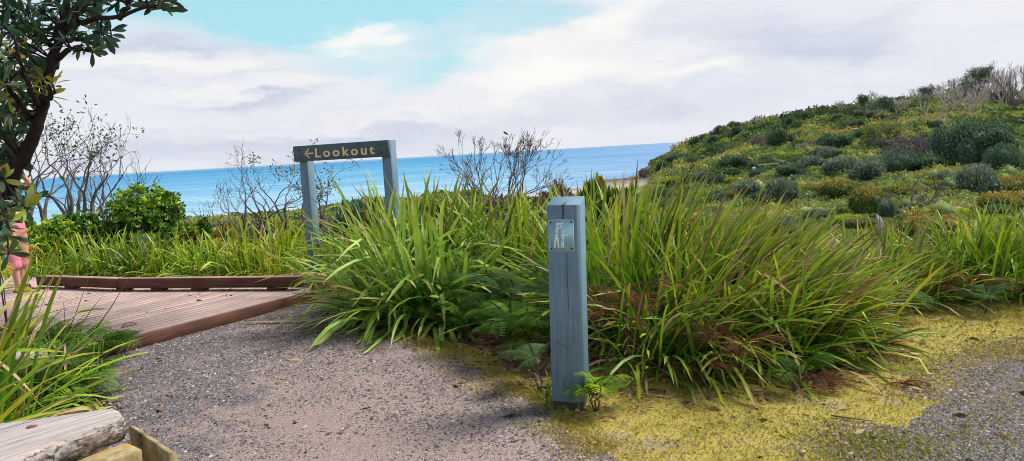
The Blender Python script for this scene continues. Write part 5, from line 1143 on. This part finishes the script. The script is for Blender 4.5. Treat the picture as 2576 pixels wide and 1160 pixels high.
HS = [(1990, 318, 34, 'dark', 'dark rounded shrub on the skyline, left of the round topped pair', 1.2), (2026, 310, 40, 'dark', 'largest dark rounded shrub on the skyline above the headland', 1.2), (2099, 296, 18, 'dark', 'small round shrub alone on the skyline', 1.2), (2132, 291, 20, 'dark', 'small dark shrub on the skyline before the dead trees', 1.),
 (1938, 345, 26, 'dark', 'dark shrub on the upper slope below the skyline pair', 1.1), (2135, 328, 44, 'dark', 'dark shrub on the upper slope below the skyline dead trees', .9), (2168, 345, 36, 'dark', 'small dark shrub below the upper slope pair', .9), (1912, 372, 60, 'purple', 'purple grey thicket on the middle slope', .9), (1958, 372, 58, 'dark', 'dark blue green tree shaped shrub beside the purple thicket', 1.3),
 (2092, 380, 70, 'dark', 'dark clump at the middle of the slope', 1.0), (2080, 402, 60, 'grey', 'grey green shrub below the dark middle clump', .9), (2030, 380, 50, 'purple', 'greyish thicket on the middle slope left of the dark clump', .8), (2283, 410, 110, 'purple', 'broad grey purple thicket left of the dome tree', 1.0), (2264, 440, 120, 'dense', 'broad dark shrub below the grey purple thicket', .9),
 (2353, 395, 55, 'dense', 'dark tall lobe left of the dome tree', 1.7), (2440, 428, 175, 'dense', 'great dark dome shaped tree on the right slope', 1.15), (2515, 440, 90, 'dense', 'right shoulder of dense green beside the dome tree', 1.4), (2370, 432, 90, 'dark', 'dark hollow shrub at the foot of the dome tree', .8),
 (1997, 447, 66, 'dark', 'dark round shrub on the valley floor centre', .9), (1842, 424, 80, 'dark', 'long dark shrub on the yellow green spur', .7), (1903, 445, 36, 'dark', 'small dark shrub below the white notice board', .8), (2045, 425, 60, 'grey', 'grey green shrub right of the pale track', .9), (2110, 440, 80, 'grey', 'broad grey shrub at mid slope', .9), (2184, 455, 80, 'grey', 'pale grey leaved shrub at the foot of the slope', 1.1), (2000, 402, 50, 'olive', 'olive shrub above the dark valley shrub', .8), (1960, 398, 40, 'lime', 'light green shrub on the crest of the spur', .8), (1905, 390, 26, 'lime', 'bright lime shrub high on the spur', .9),
 (1800, 470, 40, 'dark', 'small dark shrub on the spur above the grass tips', 1.2), (1880, 505, 78, 'grey', 'rounded grey green shrub just above the tall grass', 1.1), (1969, 510, 74, 'grey', 'taller grey leaved shrub right of the rounded one', 1.3), (1825, 500, 44, 'dark', 'dark shrub in front of the spur near the grass tips', 1.), (1760, 498, 50, 'olive', 'olive shrub at the left of the valley', .8), (1840, 462, 40, 'olive', 'olive hummock on the lower spur', .8), (2112, 502, 92, 'orange', 'dark shrub with rusty crown in the valley', 1.0), (2040, 492, 60, 'orange', 'rust tipped shrub left of the dark rusty crowned one', .9), (2184, 540, 100, 'orange', 'big round dark shrub with rusty top, nearest of the valley row', 1.25), (2232, 548, 48, 'grey', 'grey tall shrub pressed against the big round one', 1.6), (2128, 568, 60, 'lime', 'lime green shrub at the valley bottom', .9), (2160, 575, 70, 'orange', 'rusty low shrub beside the lime green one', .8), (2255, 495, 70, 'olive', 'olive shrub behind the big round one', .9), (2300, 498, 70, 'orange', 'rust tipped hummock right of the big round shrub', .8),
 (2340, 478, 70, 'orange', 'olive rust hummock at the middle right', .7), (2460, 505, 90, 'grey', 'large grey speckled shrub on the right', 1.5), (2376, 470, 60, 'grey', 'grey leaved shrub below the bleached dead tree', 1.1), (2451, 460, 70, 'grey', 'grey green shrub under the dome tree', 1.1), (2526, 535, 130, 'orange', 'broad rust domed shrub near the right edge', .75), (2465, 535, 52, 'orange', 'small rust domed shrub left of the broad one', .8), (2545, 492, 110, 'orange', 'olive and rust shrub behind the broad rust dome', .8), (2418, 548, 46, 'lime', 'bright lime shrub right of the leaning dead tree', 1.0), (2330, 610, 150, 'orange', 'orange brown shrub behind the rusty grass', .8), (2420, 600, 110, 'lime', 'light green shrub right of the orange brown one', .7), (2500, 590, 120, 'lime', 'yellow green shrub below the rust dome', .7), (2570, 610, 120, 'dark', 'deep green shrub at the right picture edge', .9), (2450, 640, 110, 'olive', 'olive shrub behind the fresh green clumps', .9), (2560, 430, 60, 'purple', 'grey brown thicket at the right picture edge', 1.2),
 (1690, 462, 60, 'olive', 'olive hummock where the spur meets the sea', .6), (1700, 410, 44, 'dark', 'dark shrub just behind the cliff top', .9), (1745, 412, 40, 'dark', 'dark shrub in the gully behind the spur', .8), (1668, 428, 40, 'dark', 'dark growth at the foot of the cliff', 1.), (2215, 375, 60, 'grey', 'grey shrub under the leafless slope tree', .8), (2320, 355, 36, 'dark', 'small dark shrub below the bleached trees on the right slope', .9), (2350, 325, 36, 'dark', 'dark round shrub beside the upper bleached tree', 1.), (2520, 262, 40, 'dark', 'dark skyline shrub among the pale dead trees', 1.3), (2560, 275, 40, 'purple', 'dark purple skyline shrub at the right edge', 1.1)]
for px, py, w, kd, lb, hf in HS: hill_shrub(px, py + 3, w * 1.15, kd, lb, hf * 1.08)
# the windswept row on the cliff top and the small fillers, which nothing tells apart
for k, (px, py, w) in enumerate(((1715, 378, 20), (1732, 372, 26), (1752, 366, 30), (1775, 360, 32), (1800, 346, 34), (1822, 338, 34), (1845, 330, 36), (1862, 332, 26), (1768, 376, 34), (1795, 366, 36), (1830, 354, 30))):
    hill_shrub(px, py, w, 'purple' if k % 3 == 1 else 'dark', 'windswept blue green shrub in the row along the cliff top ridge', 1.25, 'windswept shrubs along the cliff top')
FILL = {'dark': 'small dark green shrub dotted over the heath of the headland', 'grey': 'small grey green shrub dotted over the heath of the headland', 'olive': 'small olive shrub dotted over the heath of the headland', 'orange': 'small rust tipped shrub dotted over the heath of the headland', 'purple': 'small grey purple thicket dotted over the heath of the headland'}
KG = {'dark': 'small dark shrubs on the headland', 'grey': 'small grey green shrubs on the headland', 'olive': 'small olive shrubs on the headland', 'orange': 'small rust tipped shrubs on the headland', 'purple': 'small grey purple thickets on the headland', 'lime': 'small olive shrubs on the headland'}
for px, py, w, kd, lb, hf in HS:
    if w < 44: continue
    k2 = {'lime': 'olive', 'dense': 'dark'}.get(kd, kd)
    for sg in (-1, 1):
        hill_shrub(px + sg * w * random.uniform(.45, .75), py + random.uniform(-3, 5), w * random.uniform(.4, .62), k2, FILL[k2], hf * random.uniform(.6, .85), KG[k2])
rows = []
for k in range(120):
    px = random.uniform(1660, 2590); top = np.interp(px, [1640, 1700, 1800, 1900, 2000, 2200, 2400, 2576], [420, 390, 350, 325, 305, 280, 256, 258])
    rows.append((px, random.uniform(top + 6, 590)))
for px, py in rows:
    kd = random.choices(['dark', 'grey', 'olive', 'orange', 'purple'], [4.5 if 340 < py < 520 else 2, 5, 2.5, 2.5 if py > 460 else .4, 4 if py < 450 else .4])[0]
    hill_shrub(px, py, random.uniform(18, 48) * (1.3 if kd == 'olive' else 1) * (1 + max(0, py - 430) / 130), kd, FILL[kd], random.uniform(.28, .6) if kd == 'olive' else random.uniform(.5, 1.), {'dark': 'small dark shrubs on the headland', 'grey': 'small grey green shrubs on the headland', 'olive': 'small olive shrubs on the headland', 'orange': 'small rust tipped shrubs on the headland', 'purple': 'small grey purple thickets on the headland'}[kd])
for px, py, w, kd in ((620, 575, 70, 'olive'), (560, 570, 60, 'grey'), (700, 566, 80, 'olive'), (830, 556, 90, 'olive'), (870, 545, 80, 'grey'), (790, 570, 80, 'olive'), (480, 570, 60, 'olive'), (940, 520, 80, 'olive'), (1180, 495, 80, 'olive'), (660, 556, 50, 'olive')):
    hill_shrub(px, py, w, kd, 'low %s shrub on the dune heath above the surf' % {'olive': 'olive', 'grey': 'grey green'}[kd], .5, 'low %s shrubs on the dune heath' % {'olive': 'olive', 'grey': 'grey green'}[kd], rmin=24)

# trees on the hillside
def hill_tree(px, py, hpx, label, mat='bark_white', depth=4, spread=.8, n=3, leaves=None, lmat=None, lean=(0, 0), group=None, name='dead_tree', rk=.016, rmin=13., up=.05, cat='tree'):
    p, r_ = hit(px, py, rmin); h = hpx / FOC * r_; dirs = []
    for i in range(n):
        a = i / n * 2 * PI + random.uniform(-.4, .4); q = spread * random.uniform(.4, 1)
        dirs.append((math.cos(a) * q + lean[0], math.sin(a) * q * .6 + lean[1], 1.))
    px_ = r_ / FOC
    P = dict(seg=4, wander=.16, up=up, kids=(2, 3), side=1, angle=(.25, .65), ratio=(.6, .8), taper=.7, rmin=max(.30 * px_, .008), wind=(lean[0] * .05, 0, 0))
    return bare_tree(name, p, dirs, h * .36, max(h * rk, .5 * px_), depth, P, mat, label, group, cat, leaves, lmat)
hill_tree(2466, 236, 70, 'lone umbrella crowned tree on the skyline', 'bark_grey', 4, .55, 3, dict(n=9, size=.42, spread=1.0, zmin=2.4, frac=.6, tint=(.4, .2)), 'shrub_dark', name='skyline_tree', rk=.03)
hill_tree(2208, 302, 46, 'ragged leafy tree leaning on the skyline', 'bark_white', 4, .4, 2, dict(n=10, size=.4, spread=.6, zmin=2.4, frac=.3, tint=(.4, .2)), 'shrub_dark', name='skyline_tree', rk=.03, lean=(.2, 0))
for px, py, h, lb in ((2257, 292, 38, 'pale dead tree with a flat top right of the ragged skyline tree'), (2275, 290, 36, 'pale dead tree beside the flat topped one'), (2150, 298, 28, 'low dead tree on the skyline left of the ragged tree'), (2178, 300, 34, 'grey dead tree touching the ragged skyline tree'), (2132, 296, 22, 'smallest dead tree on the skyline'),
                      (2385, 292, 62, 'bleached many limbed dead tree high on the right slope'), (2412, 285, 54, 'bleached dead tree right of the many limbed one'), (2345, 322, 60, 'white forked dead tree on the right slope'), (2442, 300, 62, 'straight white dead trunk below the umbrella tree')):
    hill_tree(px, py, h * 1.25, lb, 'bark_white' if 'white' in lb or 'bleached' in lb or 'pale' in lb else 'bark_grey', 3, .7, 3, up=.05)
for px, py, h in ((2490, 262, 50), (2505, 258, 60), (2522, 262, 66), (2540, 260, 70), (2556, 258, 66), (2572, 262, 72), (2480, 270, 44), (2590, 262, 70), (2530, 275, 50), (2458, 272, 40), (2430, 278, 40), (2548, 278, 60), (2498, 272, 56), (2514, 270, 62), (2534, 268, 58), (2564, 270, 64), (2582, 270, 60), (2472, 262, 40), (2450, 268, 44), (2420, 282, 40), (2400, 284, 36)):
    hill_tree(px, py, h * 1.3, 'pale dead tree in the burnt stand along the right end of the ridge', 'bark_white' if random.random() < .75 else 'bark_grey', 3, .35, 2, rk=.022, group='dead trees of the stand along the ridge', up=.12)
for k_, (px, h) in enumerate(((1872, 20), (1910, 24), (1955, 20), (2072, 22), (2112, 26), (2190, 34), (2232, 30), (2292, 30), (2318, 26), (2340, 34), (2362, 30), (2378, 38), (2398, 40), (2416, 36), (2440, 44))):
    top = float(np.interp(px, [1640, 1700, 1800, 1900, 2000, 2200, 2400, 2576], [412, 384, 343, 318, 299, 273, 249, 252]))
    hill_tree(px, top + random.uniform(1, 9), h * 1.35, 'small bare tree scattered along the crest of the headland', 'bark_white' if k_ % 3 else 'bark_grey', 3, .5, 3, group='bare trees along the crest', rk=.02, up=.06)
for px, h in ((2170, 30), (2330, 30), (2425, 34)):
    top = float(np.interp(px, [1900, 2000, 2200, 2400, 2576], [318, 299, 273, 249, 252]))
    hill_tree(px, top + 4, h * 1.3, 'small dark crowned tree on the crest of the headland', 'bark_grey', 3, .5, 3, dict(n=8, size=.4, spread=.8, zmin=1.4, frac=.55, tint=(.4, .2)), 'shrub_dark', group='dark crowned trees along the crest', name='crest_tree', rk=.03)
hill_tree(2418, 418, 72, 'bleached dead tree in front of the dark dome tree', 'bark_white', 4, .95, 4, rk=.02, rmin=13, up=.02)
hill_tree(2222, 378, 66, 'leafless brown tree on the middle slope', 'bark_twig', 4, .9, 4, dict(n=3, size=.3, spread=.6, zmin=1.5, frac=.2, tint=(.35, .2)), 'shrub_olive', rk=.03)
hill_tree(2046, 300, 24, 'dead stub standing on the skyline', 'bark_grey', 1, .2, 1, rk=.06)
hill_tree(1778, 470, 32, 'crooked small dark tree on the yellow green spur', 'bark_dark', 3, .5, 2, rk=.05)
hill_tree(1821, 442, 18, 'short dark stump shaped tree on the spur', 'bark_dark', 1, .3, 2, rk=.09)
tree_at('fallen_tree', 2238, 21, [(2400, 480), (2350, 492), (2300, 500), (2390, 512)], .55, .06, 4, dict(PB, up=-.01, angle=(.12, .45), ratio=(.5, .75), rmin=.008, wander=.10), 'leaning dead tree with long bare limbs sweeping right', mat='bark_grey')
# weathered stump
p, r_ = hit(2212, 612); root = empty('tree_stump', p); tag(root, 'split grey tree stump left of the leaning dead tree', 'stump'); s = r_ / FOC; mb = MB()
for dx, h, w in ((-3, 52, 4), (3, 47, 4.2), (8, 40, 2.2)): mb.tube([(dx * s, 0, -.1), (dx * s + .01, 0, h * s * .5), (dx * s - .01, 0, h * s)], [w * s, w * s * .9, w * s * .6], 7)
mb.build('trunk', M['bark_white'], root, False)
# notice board and pale rail of the far track
p, r_ = hit(1896, 434); s = r_ / FOC; root = empty('notice_board', p); tag(root, 'tiny white notice board beside the far track', 'sign')
mb = MB(); mb.box((0, 0, 9 * s), (8 * s, .06, 7 * s)); mb.build('panel', M['white_mark'], root); mb = MB(); mb.box((0, .05, 4 * s), (1.2 * s, .08, 9 * s)); mb.build('post', M['bark_grey'], root)
a, ra = hit(1908, 433); b, rb = hit(1958, 430); root = empty('track_fence', a); tag(root, 'pale low rail along the far track', 'fence'); d = b - a
mb = MB(); mb.tube([(0, 0, .75), d + (0, 0, .75)], .075, 6); mb.build('rail', plain('pale_rail', (.6, .52, .42), .8), root)
for f in (.0, .25, .5, .75, 1.): mb = MB(); mb.tube([d * f - (0, 0, .2), d * f + (0, 0, .75)], .06, 5); mb.build('post', M['bark_grey'], root)

# rock platform below the cliff
def build_rocks():
    bm = bmesh.new(); bmesh.ops.create_icosphere(bm, subdivisions=3, radius=1); V0 = np.array([v.co[:] for v in bm.verts]); F0 = np.array([[v.index for v in f.verts] for f in bm.faces]); bm.free()
    m = plain('sea_rock', (.17, .14, .14), .9, .2, .5, .6)
    spots = [(1632, 434, 46, 24), (1640, 446, 50, 10), (1600, 449, 60, 6), (1570, 451, 50, 5), (1660, 440, 40, 14), (1622, 452, 50, 6)]
    lab = ['jutting dark cliff rock at the tip of the headland', 'flat rock shelf under the cliff', 'long low rock shelf in the wash', 'outermost rock shelf reaching toward the beach', 'shadowed rock at the foot of the cliff', 'pinkish rock shelf behind the grass tips']
    for (px, py, w, h), lb in zip(spots, lab):
        r_ = 292.; q = DP(px, py, r_ * .98); s = r_ / FOC; z0 = float(gheight(q[0], q[1]))
        V = V0 * (1 + .16 * np.sin(V0 @ RNG.normal(0, 4, 3))[:, None] + .10 * np.sin(V0 @ RNG.normal(0, 9, 3))[:, None]); V[:, 2] = np.round(V[:, 2] * 4.) / 4. * .8 + V[:, 2] * .2
        mb = MB(); mb.add(V * (w * s * .5, w * s * .45, h * s * .62), F3=F0); o = mb.build('rock', m, None, False, (q[0], q[1], max(q[2], -11.8)))
        tag(o, lb, 'rock')
build_rocks()

# ------------------------------------------------------------------ sky, sun, view
def build_world():
    w = bpy.data.worlds.new('World'); SC.world = w; w.use_nodes = True; w.node_tree.nodes.clear(); t = NT(w.node_tree)
    out = t.node('ShaderNodeOutputWorld'); bg = t.node('ShaderNodeBackground', {'Strength': .1}); t.l.new(bg.outputs[0], out.inputs[0])
    sky = t.node('ShaderNodeTexSky', sky_type='NISHITA', sun_disc=False, sun_elevation=R(52), sun_rotation=R(70), air_density=1.0, dust_density=.6, ozone_density=2.5)
    d = t.node('ShaderNodeTexCoord').outputs['Generated']; s = t.node('ShaderNodeSeparateXYZ', {0: d})
    u = t.math('ARCTAN2', s.outputs[0], s.outputs[1]); v = t.math('ARCSINE', s.outputs[2])
    uv = t.node('ShaderNodeCombineXYZ', {0: u, 1: v, 2: 0.}).outputs[0]
    warp = t.noise(t.mapping(uv, (3., 9., 1)), 1.5, 5, .6, out=1)
    wv = t.node('ShaderNodeVectorMath', {0: warp, 1: (.5, .5, .5)}, operation='SUBTRACT').outputs[0]
    wv = t.node('ShaderNodeVectorMath', {0: wv, 1: (.30, .12, 0)}, operation='MULTIPLY').outputs[0]
    uvw = t.node('ShaderNodeVectorMath', {0: uv, 1: wv}, operation='ADD').outputs[0]
    su = t.node('ShaderNodeSeparateXYZ', {0: uvw}); U_, V_ = su.outputs[0], su.outputs[1]
    def blob(px, py, rx, ry, rot=0.):
        q = ray(px, py); q = q / np.linalg.norm(q); a0, e0 = math.atan2(q[0], q[1]), math.asin(q[2])
        du = t.math('SUBTRACT', U_, a0); dv = t.math('SUBTRACT', V_, e0)
        c_, s_ = math.cos(rot), math.sin(rot)
        x = t.math('ADD', t.math('MULTIPLY', du, c_ / (rx / FOC)), t.math('MULTIPLY', dv, s_ / (rx / FOC))); y = t.math('ADD', t.math('MULTIPLY', dv, c_ / (ry / FOC)), t.math('MULTIPLY', du, -s_ / (ry / FOC)))
        r2 = t.math('ADD', t.math('MULTIPLY', x, x), t.math('MULTIPLY', y, y))
        return t.math('EXPONENT', t.math('MULTIPLY', r2, -1.))
    def total(bl):
        acc = None
        for a in bl:
            b = t.math('MULTIPLY', blob(*a[:-1]), a[-1]); acc = b if acc is None else t.math('ADD', acc, b)
        return acc
    n1 = t.noise(t.mapping(uvw, (5., 15., 1)), 1., 7, .58); n2 = t.noise(t.mapping(uvw, (14., 46., 1), loc=(3, 1, 0)), 1., 6, .6); n3 = t.noise(t.mapping(uv, (2.2, 9., 1), loc=(7, 2, 0)), 1., 5, .55)
    gap = total([(640, 20, 340, 66, 0, 1.05), (980, 50, 280, 72, .12, 1.), (1090, 170, 100, 55, .6, .65), (880, 190, 190, 44, 0, .55), (1330, 40, 150, 36, .2, .5), (1250, 120, 90, 40, .3, .3), (330, 10, 200, 40, 0, .6), (850, -160, 700, 120, 0, 1.), (2430, 60, 110, 36, 0, .2), (2000, -190, 500, 90, 0, .4)])
    gap = t.math('ADD', gap, t.math('MULTIPLY_ADD', n1, .7, -.42))
    gapm = t.ramp(gap, [(.12, 0.), (.95, 1.)])
    white = total([(885, 100, 110, 34, 0, 1.1), (1330, 195, 170, 62, .1, .9), (1520, 40, 120, 50, .2, .85), (420, 170, 260, 36, 0, .6), (560, 243, 170, 20, .05, .55), (1720, 190, 100, 18, 0, .7), (700, 330, 300, 14, .05, .35), (1250, 110, 120, 30, .1, .5), (1560, 150, 220, 50, 0, .4), (1000, 300, 200, 30, 0, .3), (2250, 170, 300, 30, 0, .25)])
    whm = t.ramp(t.math('ADD', white, t.math('MULTIPLY_ADD', n2, 1.1, -.55)), [(.10, 0.), (.85, 1.)])
    dark = total([(440, 115, 220, 24, 0, .8), (640, 258, 130, 16, .05, .75), (1950, 85, 340, 50, .05, .55), (850, 350, 620, 40, .03, .55), (1250, 25, 160, 18, 0, .5), (600, 200, 150, 16, 0, .3), (2200, 110, 260, 20, 0, .4), (1700, 260, 400, 30, 0, .25)])
    dkm = t.ramp(t.math('ADD', dark, t.math('MULTIPLY_ADD', n1, 1.4, -.68)), [(.05, 0.), (.8, 1.)])
    cl = t.mix(t.ramp(n3, [(.3, 0.), (.7, 1.)]), (6.3, 6.5, 7.15), (6.95, 7.05, 7.4))
    cl = t.mix(dkm, cl, (4.9, 5.3, 6.4))
    cl = t.mix(whm, cl, (7.9, 7.8, 7.6))
    blue = t.mix(1., sky.outputs[0], (.55, .92, .80), 'MULTIPLY')
    blue = t.mix(.72, blue, (4.3, 7.3, 8.1))
    c = t.mix(gapm, cl, blue)
    c = t.mix(t.math('MULTIPLY', whm, t.math('MULTIPLY', blob(885, 100, 120, 36), 1., clamp=True)), c, (7.9, 7.8, 7.7))
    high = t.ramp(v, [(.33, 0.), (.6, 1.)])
    over = t.mix(t.ramp(n1, [(.4, .1), (.65, .45)]), t.mix(1., sky.outputs[0], (.9, .95, 1.), 'MULTIPLY'), (4.3, 4.4, 4.7))  # upper sky out of view, kept dimmer to lower the fill light
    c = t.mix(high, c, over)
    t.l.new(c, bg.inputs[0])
build_world()
sun = bpy.data.lights.new('sun', 'SUN'); so = bpy.data.objects.new('sun', sun); COL.objects.link(so)
sun.energy = 4.4; sun.angle = R(22); sun.color = (1., .95, .86)
el, az = R(52), R(70)
sd = Vector((math.sin(az) * math.cos(el), math.cos(az) * math.cos(el), math.sin(el)))
so.rotation_euler = sd.to_track_quat('Z', 'Y').to_euler(); so.location = (5, 5, 30)
SC.view_settings.view_transform = 'Standard'; SC.view_settings.look = 'None'; SC.view_settings.exposure = .3; SC.view_settings.gamma = 1
SC.render.engine = 'CYCLES'; SC.cycles.max_bounces = 6; SC.cycles.transparent_max_bounces = 4; SC.cycles.use_denoising = True; SC.cycles.filter_width = 1.0
